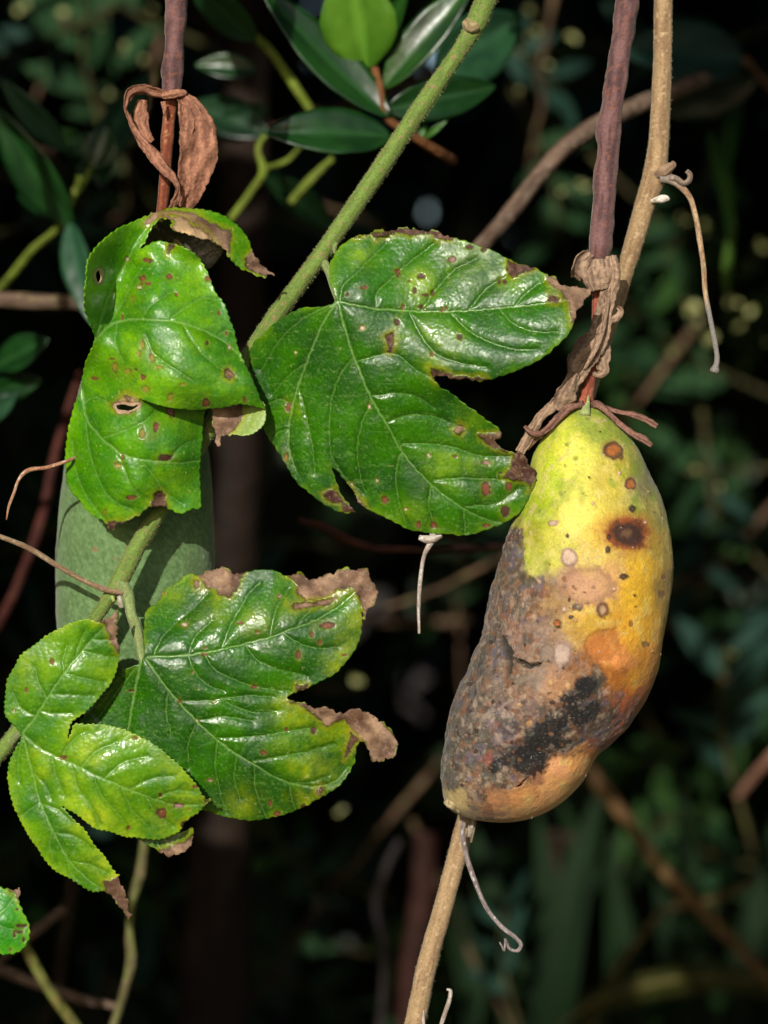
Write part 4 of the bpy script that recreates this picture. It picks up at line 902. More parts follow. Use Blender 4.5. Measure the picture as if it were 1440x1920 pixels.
# ---- small pale three-lobed leaf
o4 = C4([(88, 962), (50, 925), (25, 890), (20, 850), (25, 790), (35, 720), (70, 660), (95, 610), (150, 570), (210, 525), (270, 490), (340, 460), (400, 445), (460, 455), (500, 440), (522, 420), (538, 400), (540, 480), (550, 590), (545, 660), (525, 720), (480, 780), (440, 830), (400, 870), (360, 900), (326, 928), (318, 960), (312, 1000), (326, 975), (340, 930), (400, 930), (470, 930), (540, 945), (620, 975), (700, 1015), (770, 1070), (830, 1120), (880, 1180), (920, 1230), (948, 1272), (972, 1278), (940, 1312), (900, 1350), (850, 1385), (830, 1420), (780, 1450), (720, 1465), (650, 1455), (580, 1450), (520, 1430), (440, 1410), (390, 1375), (340, 1340), (282, 1306), (340, 1370), (390, 1420), (430, 1480), (480, 1540), (520, 1600), (545, 1635), (560, 1660), (585, 1720), (595, 1780), (601, 1836), (570, 1790), (530, 1740), (480, 1705), (440, 1705), (380, 1680), (320, 1640), (260, 1610), (210, 1560), (170, 1500), (130, 1440), (90, 1370), (60, 1300), (40, 1220), (35, 1140), (55, 1080), (80, 1030), (98, 990)])
v4 = vs(C4, [[(105, 970), (160, 900), (230, 790), (300, 690), (380, 590), (480, 480)], [(105, 975), (170, 1030), (240, 1070), (330, 1110), (450, 1170), (560, 1215), (680, 1265), (800, 1300), (950, 1300)],
             [(105, 985), (140, 1120), (190, 1300), (250, 1430), (320, 1560), (400, 1640), (470, 1690)]],
        [[(100, 1000), (85, 1100), (90, 1200)], [(160, 895), (90, 850), (60, 780)], [(215, 810), (180, 740), (160, 660)], [(295, 700), (290, 640), (310, 560)], [(345, 640), (360, 570), (400, 490)], [(230, 790), (330, 795), (430, 800)], [(300, 695), (400, 720), (480, 740)], [(380, 590), (460, 610), (530, 620)], [(180, 870), (260, 880), (330, 880)], [(420, 540), (470, 540), (530, 545)],
         [(280, 1085), (330, 1010), (400, 960)], [(480, 1180), (560, 1110), (680, 1075)], [(600, 1230), (700, 1180), (800, 1170)], [(370, 1130), (440, 1060), (540, 1010)], [(240, 1075), (260, 1170), (300, 1260)], [(330, 1115), (360, 1220), (420, 1310), (460, 1390)], [(430, 1160), (470, 1260), (540, 1340), (600, 1420)], [(560, 1215), (600, 1310), (680, 1400)], [(670, 1262), (720, 1340), (800, 1400)], [(720, 1275), (800, 1240), (890, 1240)],
         [(250, 1430), (330, 1440), (420, 1500)], [(320, 1560), (420, 1580), (500, 1620)], [(185, 1290), (130, 1330), (100, 1350)], [(240, 1420), (230, 1500), (250, 1570)], [(190, 1300), (260, 1320), (320, 1370)], [(150, 1150), (200, 1200), (240, 1280)], [(310, 1545), (320, 1600), (370, 1660)]], 2.0, 1.1)
dep4 = C4([(105, 970, -16), (300, 690, -50), (480, 480, -66), (538, 400, -66), (25, 850, -16), (200, 530, -40), (545, 640, -36), (330, 920, -30), (450, 1170, -46), (950, 1290, -14), (700, 1010, -36), (600, 1450, 4), (290, 1305, -6), (250, 1430, -6), (450, 1690, 24), (600, 1835, 50), (40, 1180, 10), (180, 1520, 24), (830, 1400, 10), (860, 1170, -40)])
n4 = [(C4([(445, 452), (500, 436), (538, 385), (548, 480), (556, 600), (535, 590), (510, 540), (490, 500), (485, 470)]), 'brown'), (C4([(480, 1660), (555, 1630), (600, 1720), (612, 1845), (560, 1790), (520, 1745), (475, 1712)]), 'brown'),
      (C4([(940, 1275), (980, 1270), (965, 1298), (940, 1300)]), 'dark'), (C4([(830, 1385), (862, 1375), (845, 1415)]), 'dark')]
s4_ = sp(C4, [(240, 642, 5, 'brown'), (121, 772, 4), (290, 1084, 5), (625, 993, 4), (741, 1257, 4, 'dark'), (826, 1305, 7, 'grey'), (750, 1340, 10), (592, 1408, 4), (900, 1218, 4), (65, 868, 3, 'pale'), (870, 1325, 3, 'orange')])
y4 = sp(C4, [(430, 1380, 40, .95), (330, 1200, 24, .55), (400, 1080, 34, .6), (210, 1150, 20, .5), (330, 1290, 24, .6), (880, 1250, 44, .8), (820, 1130, 40, .7), (480, 1560, 36, .9), (540, 1630, 26, .9), (360, 1400, 26, .7), (740, 1430, 44, .7), (600, 1440, 30, .6), (160, 1060, 20, .4), (100, 640, 50, .4), (560, 1240, 30, .3), (500, 700, 40, .3)])
lf4, _, _ = build_leaf('leaf', vine, o4, v4, dep4, (47, 105, 2), (82, 132, 6), [(a, b, c, d * .7) for a, b, c, d in y4], .45, s4_, n4, seed=9, pillow=6, serr=(3.4, 10), ycol=(172, 190, 40), label='small light green three-lobed leaf with toothed edge and dry pointed tip')
tube('petiole', [(14, 1398, 46, 10), (28, 1384, 30, 8), (40, 1375, 6, 6), (46, 1374, -8, 4)], GST2, lf4, sides=12)

# ---- curled leaf
slit = np.array(C1([(590, 1160), (640, 1175), (700, 1195), (770, 1215), (830, 1222), (900, 1228), (960, 1227), (985, 1226)]))
o1 = C1([(355, 820), (330, 750), (300, 670), (298, 560), (308, 460), (312, 400), (345, 330), (400, 270), (470, 215), (560, 170), (650, 130), (740, 95), (800, 88), (880, 90), (960, 95), (1040, 115), (1110, 150), (1170, 200), (1220, 270), (1245, 330), (1280, 390), (1320, 440), (1368, 462), (1300, 470), (1240, 455), (1190, 440), (1150, 410), (1110, 370), (1082, 318), (1035, 290), (975, 272), (920, 258), (860, 230), (800, 214), (775, 203), (795, 172), (770, 145), (735, 136), (695, 172), (652, 240), (628, 290), (602, 318), (650, 300), (700, 278), (760, 282), (810, 295), (870, 325), (940, 375), (970, 420), (1000, 490), (1030, 560), (1075, 620), (1110, 710), (1140, 790), (1160, 880), (1190, 950), (1230, 1030), (1265, 1110), (1290, 1180), (1312, 1222), (1250, 1205), (1180, 1195), (1100, 1210), (1020, 1220), (980, 1226), (974, 1245), (965, 1330), (955, 1420), (950, 1510), (945, 1600), (950, 1700), (944, 1780), (900, 1785), (840, 1808), (780, 1785), (740, 1765), (700, 1775), (650, 1780), (600, 1820), (560, 1835), (500, 1870), (430, 1902), (410, 1860), (350, 1825), (300, 1780), (270, 1740), (230, 1700), (200, 1640), (190, 1560), (185, 1470), (195, 1380), (215, 1280), (240, 1190), (275, 1120), (285, 1040), (300, 960), (330, 890)])
v1 = vs(C1, [[(360, 822), (420, 762), (500, 727), (600, 716), (720, 720), (850, 740), (960, 780), (1060, 830), (1170, 930), (1240, 1040), (1290, 1170)],
             [(282, 1110), (290, 1190), (310, 1280), (360, 1350), (420, 1410), (500, 1470), (600, 1500), (720, 1515), (840, 1525), (940, 1515)],
             [(365, 815), (400, 680), (440, 560), (520, 420), (600, 260), (700, 140)]],
        [[(620, 715), (660, 650), (720, 600), (800, 560)], [(780, 718), (860, 650), (960, 600), (1060, 605)], [(1050, 805), (1100, 780), (1140, 800)], [(400, 690), (370, 600), (340, 520)], [(440, 560), (420, 470), (440, 390)], [(470, 500), (530, 380), (600, 280)], [(440, 740), (500, 640), (570, 500), (640, 400)],
         [(300, 1180), (340, 1160), (400, 1170), (440, 1190)], [(410, 1380), (500, 1350), (620, 1300), (700, 1250)], [(300, 1290), (320, 1430), (360, 1570), (410, 1680), (480, 1750), (560, 1780)], [(470, 1450), (520, 1560), (560, 1660), (640, 1720)], [(600, 1500), (680, 1590), (740, 1680), (850, 1760)], [(230, 1400), (240, 1540), (290, 1680), (420, 1860)],
         [(640, 800), (680, 900), (780, 980), (900, 1060)], [(850, 745), (930, 880), (1040, 980), (1160, 1050)], [(480, 740), (470, 850), (520, 960)], [(760, 1518), (850, 1430), (930, 1400)]], 2.2, 1.15)
dep1 = C1([(298, 560, -125), (312, 400, -110), (335, 740, -60), (360, 300, -70), (470, 215, -30), (450, 560, 44), (520, 420, 48), (410, 680, 40), (600, 260, 26), (740, 100, 60), (900, 95, 44), (1110, 150, 20), (1230, 300, 16), (1368, 462, 0), (1110, 360, -50), (920, 255, -52), (800, 205, -40), (735, 136, 4), (620, 310, 12), (640, 330, -10),
           (760, 285, 16), (950, 390, 20), (600, 560, -34), (800, 540, -36), (620, 730, -46), (850, 740, -64), (1060, 640, -10), (1170, 900, -20), (1290, 1180, -16), (700, 900, -64), (900, 950, -78), (600, 1000, -52), (500, 900, -34), (430, 900, -6), (800, 1120, -66), (1050, 1150, -60), (1200, 1190, -30),
           (300, 1000, 46), (240, 1190, 66), (190, 1470, 84), (230, 1690, 70), (430, 1900, 34), (400, 1300, -6), (500, 1250, -16), (600, 1400, -40), (800, 1400, -36), (960, 1330, 30), (948, 1600, 34), (860, 1500, -20), (600, 1650, -34), (720, 1640, -10), (700, 1770, 8), (850, 1790, 8), (450, 1600, -16), (300, 1450, 26), (560, 1820, 4)])
n1_ = [(C1([(690, 100), (800, 100), (880, 112), (960, 140), (1010, 175), (1080, 205), (1115, 215), (1120, 260), (1110, 365), (1080, 320), (1030, 292), (960, 240), (860, 150), (780, 130), (700, 150), (640, 190), (620, 180)]), 'brown'),
       (C1([(735, 132), (800, 135), (850, 140), (900, 180), (980, 225), (1040, 292), (960, 275), (860, 235), (770, 205), (790, 170)]), 'tan'),
       (C1([(1195, 380), (1240, 300), (1290, 380), (1375, 455), (1375, 472), (1300, 480), (1200, 440)]), 'brown'),
       (C1([(660, 1770), (690, 1700), (720, 1675), (745, 1700), (755, 1775), (720, 1770), (660, 1790)]), 'dark'),
       (C1([(770, 285), (805, 285), (800, 310), (775, 330), (765, 360), (758, 345)]), 'dark'),
       (C1([(420, 1890), (430, 1858), (520, 1855), (600, 1825), (560, 1850), (440, 1905)]), 'dark'),
       (C1([(1085, 1000), (1105, 985), (1140, 1030), (1115, 1052), (1085, 1040)]), 'brown'),
       (C1([(450, 1190), (500, 1150), (520, 1140), (590, 1160), (610, 1190), (560, 1235), (480, 1240)]), 'tan'),
       (C1([(505, 1140), (540, 1130), (570, 1180), (540, 1190)]), 'brown')]
h1 = [C1([(470, 1205), (510, 1195), (560, 1205), (598, 1200), (570, 1222), (520, 1232), (480, 1222)]), C1([(363, 452), (376, 440), (388, 460), (386, 500), (376, 512), (364, 490)])]
s1_ = sp(C1, [(648, 382, 6), (624, 488, 6), (650, 514, 5), (618, 516, 3), (604, 538, 4, 'pale'), (773, 476, 6), (812, 577, 4), (990, 490, 5), (1052, 680, 3), (985, 848, 4, 'dark'), (624, 1046, 5), (350, 1048, 5), (848, 1082, 4, 'orange'), (977, 1183, 7), (1196, 1170, 4), (778, 1158, 6, 'orange'), (778, 1248, 10, 'grey'), (862, 1245, 5), (698, 1332, 8, 'brown'), (748, 1496, 9, 'dark'), (510, 1490, 4), (560, 1718, 6), (410, 1800, 4, 'orange'), (675, 935, 6, 'orange'), (715, 985, 5, 'orange'), (465, 985, 8, 'orange'), (540, 1010, 7, 'orange'), (620, 860, 6, 'orange'), (600, 910, 5, 'orange'), (640, 1110, 7, 'orange'), (510, 704, 3), (585, 1000, 3, 'dark'), (1110, 875, 4, 'pale'), (620, 1360, 8, 'orange'), (485, 1540, 6, 'orange'), (535, 378, 5, 'pale'), (566, 600, 4, 'orange'), (905, 1250, 5), (450, 940, 3), (1095, 795, 3)])
y1 = sp(C1, [(560, 640, 36, .6), (540, 780, 34, .5), (560, 900, 46, .75), (600, 1060, 46, .7), (900, 860, 40, .45), (860, 1130, 70, .6), (1100, 1130, 60, .5), (940, 440, 44, .7), (950, 560, 36, .5), (1020, 740, 30, .5), (840, 620, 30, .3), (500, 640, 34, .4), (420, 1170, 30, .5), (880, 1300, 36, .7), (760, 1480, 30, .4), (780, 1620, 46, .6), (500, 1840, 44, .7), (660, 1760, 24, .8), (350, 1100, 30, .4), (800, 110, 26, .7), (1150, 250, 26, .6), (1120, 400, 18, .7), (620, 340, 20, .6), (720, 1300, 28, .35), (960, 1750, 20, .5), (440, 1320, 24, .3), (530, 1000, 26, .6)])
s0 = slit
def low_fn(x, y, d, low):
    ysl = np.interp(x, s0[:, 0], s0[:, 1]); t = np.maximum(y - ysl, 0)
    wgt = np.where(low, sstep(s0[0, 0] - 4, s0[0, 0] + 50, x) * np.exp(-t / 30), 0)
    return x, y - 16 * wgt, d + 62 * wgt
lf1, _, _ = build_leaf('leaf', vine, o1, v1, dep1, (44, 109, 1), (78, 139, 4), [(a, b, c, d * .6) for a, b, c, d in y1], .3, s1_, n1_, h1, seed=13, pillow=6.5, slit=slit, low_fn=low_fn, wave=8, serr=(2.4, 14), ycol=(140, 182, 24), glint_flecks=.8,
           label='curled bright green leaf with torn brown-edged top lobe folded over')
# rolled-under tip of its middle lobe
oc = C1([(1015, 1200), (1100, 1195), (1200, 1175), (1295, 1180), (1312, 1220), (1308, 1300), (1250, 1355), (1190, 1372), (1120, 1362), (1075, 1375), (1050, 1430), (1040, 1425), (1030, 1360), (1018, 1270)])
dc_ = C1([(1015, 1200, 4), (1300, 1185, -8), (1310, 1290, -4), (1160, 1200, 26), (1180, 1370, -14), (1050, 1430, 0), (1020, 1300, 2), (1150, 1290, 10)])
build_leaf('leaf_tip', lf1, oc, vs(C1, [], [[(1290, 1200), (1200, 1250), (1100, 1290)], [(1250, 1220), (1220, 1300), (1190, 1360)]]), dc_, (128, 150, 70), (150, 164, 88), (), .2, (),
           [(C1([(1000, 1190), (1180, 1190), (1185, 1260), (1150, 1330), (1110, 1362), (1060, 1440), (1030, 1440), (1010, 1300)]), 'brown')], seed=15, pillow=3, wave=3, serr=(2, 9))
build_leaf('gap_shade_sheet', lf1, C1([(560, 330), (600, 200), (720, 110), (860, 110), (1000, 200), (1080, 300), (1000, 430), (800, 420), (640, 400)]), [], C1([(600, 330, 70), (720, 110, 62), (1080, 320, 100), (850, 250, 104), (800, 420, 96)]),  # added dark sheet; its colour stands for the shade inside the opening
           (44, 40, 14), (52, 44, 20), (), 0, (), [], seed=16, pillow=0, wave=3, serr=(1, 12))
tube('petiole', [(350, 876, 84, 11), (320, 850, 100, 10), (250, 780, 110, 9), (190, 700, 100, 8), (180, 640, 70, 5)], GST2, lf1, sides=12)

# ---- tendrils of the green vine
TD = stem_col((150, 124, 92), (118, 92, 66), (170, 150, 120), 30)
PALE = stem_col((196, 186, 172), (150, 132, 118), (210, 204, 196), 30)
def tendril(path, colfn, par=None): return tube('tendril', path, colfn, par or vine, sides=10, step=2.5, rough=.1, rs=10)
tendril([(-60, 985, 20, 4), (0, 1006, 20, 4.5), (50, 1026, 22, 5), (110, 1062, 24, 5), (160, 1090, 24, 5), (200, 1106, 24, 6), (232, 1112, 30, 5)], TD)
tendril([(160, 850, 92, 3), (122, 866, 40, 3.5), (90, 876, 32, 3.5), (46, 886, 30, 4), (36, 898, 30, 3), (26, 925, 30, 3), (16, 952, 30, 2.5), (12, 975, 32, 1)], stem_col((180, 140, 110), (150, 92, 60), (220, 206, 190), 16))
tendril([(800, 930, 60, 4), (806, 980, 44, 6), (812, 1003, 40, 7), (796, 1040, 40, 4), (788, 1090, 40, 4), (785, 1140, 40, 3.5), (786, 1188, 40, 2.5)], PALE)
tendril([(634, 560, 50, 4), (690, 650, 80, 4), (770, 850, 90, 4), (800, 930, 60, 4)], PALE)
tendril([(786, 1008, 40, 5), (806, 1012, 36, 8), (828, 1004, 40, 4)], PALE)

# ================================================================== TAN VINE
tv = thing('tan_vine', P(1235, 330, 130), 'woody tan vine stem passing behind the rotting fruit', 'vine')
TANC = stem_col((168, 140, 102), (140, 111, 80), (188, 162, 124), 60, 7)
tp = [(1262, -900, 130, 20), (1250, -200, 130, 18), (1244, 0, 130, 17.5), (1243, 90, 130, 17.5), (1240, 180, 132, 18), (1233, 287, 134, 20), (1228, 325, 135, 22.5), (1210, 380, 138, 19), (1191, 448, 145, 18), (1177, 493, 152, 17.5), (1164, 535, 160, 17.5), (1130, 640, 190, 17), (1080, 800, 270, 18), (1010, 1060, 330, 19), (930, 1340, 320, 20), (890, 1480, 260, 18), (868, 1562, 190, 18), (850, 1630, 160, 18), (834, 1690, 150, 18), (800, 1813, 150, 18.5), (778, 1920, 150, 19), (730, 2100, 150, 21), WP(-.03, .03, .95, .0025), WP(-.1, .08, .5, .003), WP(-.12, .1, 0, .004)]
V, F, c_, g_ = tube_mesh(tp, sides=26, step=2.5, rough=.06, rs=22, colfn=TANC)
tan_o = mesh_obj('stem', V, F, M_STEM, tv, c_, g_)
hairs('fuzz', V, F, tan_o, 26000, 0.00045, (205, 180, 135), seed=6, width=.00004)
C6 = lambda pts: [(940 + p[0] / 2.2326, p[1] / 2.2326, p[2], p[3] / 2.2326) for p in pts]
GREYT = stem_col((140, 118, 98), (100, 86, 78), (160, 146, 136), 26)
tube('node', C6([(650, 730, 118, 18), (680, 718, 108, 26), (705, 700, 108, 20), (722, 690, 112, 12), (716, 676, 116, 5)]), stem_col((160, 132, 104), (128, 100, 78)), tan_o, rough=.25, rs=6)
tube('petiole', C6([(672, 745, 112, 21.3), (700, 750, 105, 18.0), (745, 775, 100, 14.8), (785, 820, 100, 12.3), (812, 900, 100, 11.5), (830, 1000, 100, 11.5), (845, 1100, 100, 10.7), (855, 1230, 100, 10.7), (878, 1350, 100, 10.7), (895, 1440, 100, 10.7), (903, 1500, 100, 10.7), (898, 1535, 100, 13.1), (893, 1552, 100, 19.7), (890, 1560, 100, 16.4)]),
     lambda A, TH, X, Y, ln: mix(mix(np.tile(lin((186, 158, 124)), (len(A), 1)), lin((140, 106, 76)), sstep(-.2, .3, fbm(ln / 20, np.cos(TH) * 2, np.sin(TH) * 2, 3))), lin((132, 126, 120)), sstep(.62, .72, A) + .8 * sstep(.14, .04, A)), tv, sides=14, step=2.5, rough=.12, rs=10)
tendril(C6([(705, 742, 100, 16), (735, 752, 96, 14), (762, 768, 94, 13), (786, 755, 94, 12), (789, 730, 94, 11), (774, 715, 94, 10)]), GREYT, tv)
tube('bud', C6([(628, 842, 122, 8), (655, 836, 110, 14), (676, 832, 102, 18), (692, 832, 100, 14), (704, 836, 100, 5)]), stem_col((232, 226, 214), (200, 190, 170), (150, 140, 100), 8), tv, sides=12, step=1.5, rough=.2, rs=5)
C7 = lambda pts: [(400 + p[0] / 2.4, 1480 + p[1] / 2.4, p[2], p[3] / 2.4) for p in pts]
tendril(C7([(1150, 60, 150, 8), (1128, 130, 120, 12), (1122, 200, 120, 13), (1140, 300, 120, 12), (1180, 420, 118, 11), (1240, 550, 112, 10), (1310, 630, 106, 10), (1365, 672, 104, 9), (1385, 700, 104, 9), (1372, 725, 104, 8), (1335, 718, 102, 7), (1320, 690, 100, 6), (1314, 672, 98, 4), (1312, 700, 96, 4), (1308, 728, 96, 4), (1300, 708, 94, 4), (1288, 688, 92, 3)]),
        stem_col((150, 136, 132), (110, 96, 92), (220, 216, 212), 24), tv)
tendril(C7([(1165, 100, 150, 14), (1160, 170, 130, 14), (1150, 215, 125, 8)]), stem_col((170, 158, 140), (130, 120, 106), (224, 220, 210), 14), tv)
tendril(C7([(1180, 120, 150, 8), (1168, 190, 130, 8), (1160, 240, 128, 4)]), GREYT, tv)
tendril(C7([(1000, 1260, 150, 9), (1020, 1080, 120, 9), (1045, 1000, 112, 10), (1066, 930, 110, 9), (1066, 905, 110, 8), (1050, 900, 110, 5)]), PALE, tv)
tendril(C7([(940, 900, 140, 6), (960, 1150, 135, 7), (1000, 1260, 150, 9)]), PALE, tv)

# ================================================================== ROTTING YELLOW FRUIT
fruit = thing('rotting_fruit', P(1080, 1100, 70), 'yellow passion fruit rotting grey-brown and black at its lower end, hanging from a purple stalk', 'fruit')
C3 = K(800, 720, 2.286)
ANCH = [(680, 110, 150, 168, 62), (560, 180, 186, 196, 56), (760, 180, 146, 160, 58), (620, 300, 206, 204, 70), (500, 330, 178, 192, 44), (500, 420, 165, 185, 36), (640, 420, 214, 206, 78), (800, 400, 190, 174, 62), (930, 420, 128, 126, 74), (980, 560, 150, 140, 64), (640, 560, 224, 210, 88), (480, 540, 156, 172, 34), (430, 640, 152, 152, 42), (450, 740, 152, 164, 28), (560, 700, 190, 186, 60),
        (740, 650, 214, 182, 64), (1000, 680, 186, 156, 54), (700, 740, 200, 176, 80), (960, 800, 218, 174, 48), (690, 860, 186, 142, 100), (760, 820, 200, 156, 92), (640, 840, 170, 130, 96), (900, 900, 218, 172, 44), (1030, 850, 160, 128, 50), (620, 1040, 176, 136, 44), (700, 1000, 196, 156, 48), (900, 1080, 222, 166, 42), (760, 1120, 186, 112, 44), (830, 1180, 216, 142, 74), (960, 1180, 218, 142, 36), (900, 1260, 216, 150, 36), (820, 1240, 170, 104, 40), (900, 1380, 164, 78, 22), (850, 1440, 150, 68, 26), (800, 1500, 140, 66, 34), (860, 1450, 128, 60, 28), (950, 1310, 170, 84, 24),
        (360, 660, 78, 44, 40), (345, 720, 84, 66, 58), (390, 760, 86, 70, 62), (470, 880, 108, 82, 62), (540, 920, 140, 108, 60), (300, 960, 96, 82, 74), (400, 930, 104, 84, 70), (250, 1120, 96, 86, 78), (400, 1060, 126, 102, 88), (500, 1080, 126, 106, 92), (560, 1100, 150, 116, 80), (470, 1250, 134, 112, 94), (120, 1400, 84, 78, 70), (160, 1260, 92, 84, 76), (250, 1300, 106, 92, 80), (400, 1300, 122, 98, 80), (560, 1280, 160, 116, 78), (640, 1200, 134, 92, 54), (690, 1190, 150, 96, 48), (700, 1290, 72, 58, 46), (660, 1350, 60, 50, 40), (560, 1470, 72, 58, 46), (500, 1520, 72, 58, 46), (620, 1420, 72, 58, 46), (430, 1600, 48, 42, 38), (500, 1600, 44, 38, 34), (700, 1420, 54, 48, 38), (790, 1420, 88, 66, 48), (720, 1490, 92, 66, 48), (610, 1550, 84, 62, 46),
        (300, 1640, 80, 70, 64), (150, 1600, 90, 80, 70), (330, 1480, 108, 94, 98), (420, 1420, 122, 100, 90), (200, 1480, 86, 78, 68), (250, 1560, 96, 82, 76), (360, 1700, 110, 86, 66), (560, 1650, 222, 160, 110), (650, 1620, 234, 168, 96), (500, 1720, 230, 172, 108), (420, 1760, 206, 146, 88), (470, 1680, 160, 110, 78), (300, 1800, 172, 122, 82), (200, 1770, 124, 98, 74), (130, 1790, 176, 156, 106), (450, 1840, 226, 166, 102), (600, 1740, 230, 170, 98), (740, 1520, 116, 58, 42), (700, 1600, 200, 128, 60), (110, 1700, 84, 78, 64), (90, 1560, 78, 74, 62)]
_r = np.random.default_rng(12)
AN = np.array(ANCH, float); ANC = lin(AN[:, 2:5]) * np.array([1.0, .97, .95])
FSP = [(795, 285, 42, 'ring'), (870, 430, 25, 'ring'), (860, 640, 84, 'rot'), (880, 535, 17, 'dark'), (780, 655, 13, 'dark'), (775, 710, 14, 'dark'), (612, 745, 42, 'cork'), (545, 598, 18, 'cork'), (605, 650, 8, 'dark'), (825, 380, 8, 'cork'), (840, 825, 16, 'dark'), (645, 955, 19, 'eye'), (755, 965, 32, 'ring2'), (690, 940, 8, 'dark'), (715, 870, 10, 'dark'), (560, 1025, 18, 'ring'), (590, 965, 10, 'cork'), (580, 1165, 54, 'cork2'), (518, 1158, 38, 'grey'), (640, 1010, 10, 'wart'), (605, 1295, 18, 'wart'), (530, 1280, 14, 'wart'), (575, 1330, 12, 'wart'), (440, 1450, 18, 'wart'), (395, 1375, 12, 'wart'), (890, 905, 7, 'dark'), (875, 1028, 14, 'brown'), (935, 1115, 16, 'brown'), (1008, 900, 16, 'brown'), (1020, 830, 12, 'brown'), (265, 1610, 26, 'red'), (265, 1835, 30, 'brown'), (690, 865, 100, 'disc'), (760, 1120, 76, 'disc2'), (700, 405, 9, 'green'), (575, 470, 12, 'green'), (640, 320, 14, 'green'), (485, 545, 10, 'green'), (592, 350, 9, 'green'), (670, 470, 7, 'green'), (712, 512, 7, 'cork'), (600, 260, 10, 'green'), (690, 150, 12, 'green')]
FLN = [([(620, 250), (600, 300), (540, 350), (505, 420), (495, 480), (440, 560), (445, 640), (420, 720), (440, 800), (480, 850)], 5), ([(545, 480), (548, 540), (540, 600)], 3), ([(690, 140), (730, 158), (770, 160)], 6), ([(560, 180), (600, 190), (650, 170)], 3), ([(440, 560), (400, 620), (380, 680)], 4), ([(445, 640), (500, 660), (560, 700), (600, 720)], 3), ([(500, 460), (540, 410), (600, 410), (640, 430)], 3), ([(640, 775), (700, 750), (740, 740)], 4), ([(580, 860), (590, 810), (620, 790)], 4)]
for _i in range(110):        # small warts, pits and flecks over the decayed skin
    _t = _r.random(); _x = _r.uniform(120, 640); _y = 1050 + _r.uniform(-160, 640) - (_x - 380) * .35
    FSP.append((_x, _y, _r.uniform(3.5, 11), ('brown', 'brown', 'dark', 'grey', 'dark')[_r.integers(0, 5)]))
for _i in range(60):
    FSP.append((_r.uniform(480, 1010), _r.uniform(180, 1150), _r.uniform(2.5, 6), ('brown', 'green', 'cork', 'dark')[_r.integers(0, 4)]))
def fruit_paint(x, y, d, front):
    X = (x - 800) * 2.286; Y = (y - 720) * 2.286
    w1 = fbm(x / 40, y / 40, d / 40, 3); w2 = fbm(x / 40 + 50, y / 40, d / 40, 3)
    n = fbm(x / 6, y / 6, d / 6, 3); n2 = fbm(x / 16, y / 16, d / 16, 3)
    qx = X + 38 * w1 + 20 * n2 + 12 * n; qy = Y + 38 * w2 - 20 * n2 + 12 * n
    c = np.zeros((len(x), 3)); ch = 20000
    for k in range(0, len(x), ch):
        r2 = (qx[k:k+ch, None] - AN[None, :, 0]) ** 2 + (qy[k:k+ch, None] - AN[None, :, 1]) ** 2
        ww = 1 / (r2 + 260) ** 2.4
        c[k:k+ch] = (ww @ ANC) / ww.sum(1)[:, None]
    lum = c.mean(1)
    rot = sstep(.25, .13, c[:, 1] * .6 + c[:, 0] * .4)      # how decayed the skin is here
    c = c * (1 + (.18 + .42 * rot) * n + (.14 + .25 * rot) * n2 + .16 * fbm(x / 70, y / 70, d / 70, 2))[:, None]
    fine = fbm(x / 3.2, y / 3.2, d / 3.2, 2); c = c * (1 + (.08 + .28 * rot) * fine)[:, None]
    gl = .75 - .55 * rot
    dp = rot * (3 * n2 + 1.0 * n + 5 * fbm(x / 38, y / 38, d / 38 + 20, 2)) + (1 - rot) * .5 * n
    # mould bloom and rusty flecks on the decayed skin
    c = mix(c, lin((150, 138, 120)), rot * .60 * sstep(.18, .5, fbm(x / 9 + 30, y / 9, d / 9, 4)) * sstep(.004, .05, lum))
    c = mix(c, lin((120, 70, 36)), rot * .6 * sstep(.22, .5, fbm(x / 12 + 70, y / 12, d / 12, 4)) * sstep(.01, .05, lum))
    c = mix(c, lin((40, 32, 28)), rot * .6 * sstep(.2, .55, fbm(x / 14 + 110, y / 14, d / 14, 4)))
    c = mix(c, lin((222, 206, 120)), (1 - rot) * .38 * sstep(.0, .5, fbm(x / 22 + 200, y / 22, d / 22, 3)) * sstep(.10, .3, c[:, 1]))
    fld = np.full(len(x), -2.0)
    for bx, by, br in ((1030, 1378, 36), (1002, 1402, 26), (985, 1432, 27), (1012, 1428, 20), (1096, 1290, 22), (1068, 1316, 20), (1085, 1342, 24), (1116, 1330, 18), (945, 1427, 16), (925, 1440, 14), (1052, 1350, 22)):
        fld = np.maximum(fld, 1 - np.hypot(x - bx, y - by) / br)
    c = mix(c, lin((22, 21, 22)), .94 * sstep(-.12, .38, fld + .75 * n2 + .5 * n + .3 * fine))
    # patches of mould, rust and bloom of their own colour
    for cc_, sc, th, st, sd_ in (((66, 70, 60), 26, .05, .55, 1), ((134, 84, 52), 15, .12, .5, 2), ((98, 88, 104), 20, .14, .5, 3), ((168, 146, 122), 11, .16, .5, 4), ((48, 38, 32), 12, .2, .55, 5)):
        pn = fbm(x / sc + 40 * sd_, y / sc, d / sc, 4); c = mix(c, lin(cc_), rot * st * sstep(th, th + .22, pn) * sstep(.008, .03, c.mean(1)))
    c = mix(c, lin((196, 184, 160)), rot * .32 * sstep(.5, .85, vn(x / 2.4, y / 2.4, d / 2.4)) * sstep(.0, .02, c.mean(1)))
    c = mix(c, lin((122, 150, 34)), (1 - rot) * .5 * sstep(.05, .4, fbm(x / 26 + 300, y / 26, d / 26, 3)) * sstep(1000, 960, y))
    c = mix(c, lin((198, 172, 128)), (1 - rot) * .5 * sstep(.06, .0, np.abs(fbm(x / 24 + 400, y / 24, d / 24, 3))) * sstep(1075, 1010, x + .2 * (y - 900)) * sstep(.0, .35, n2 + .2))
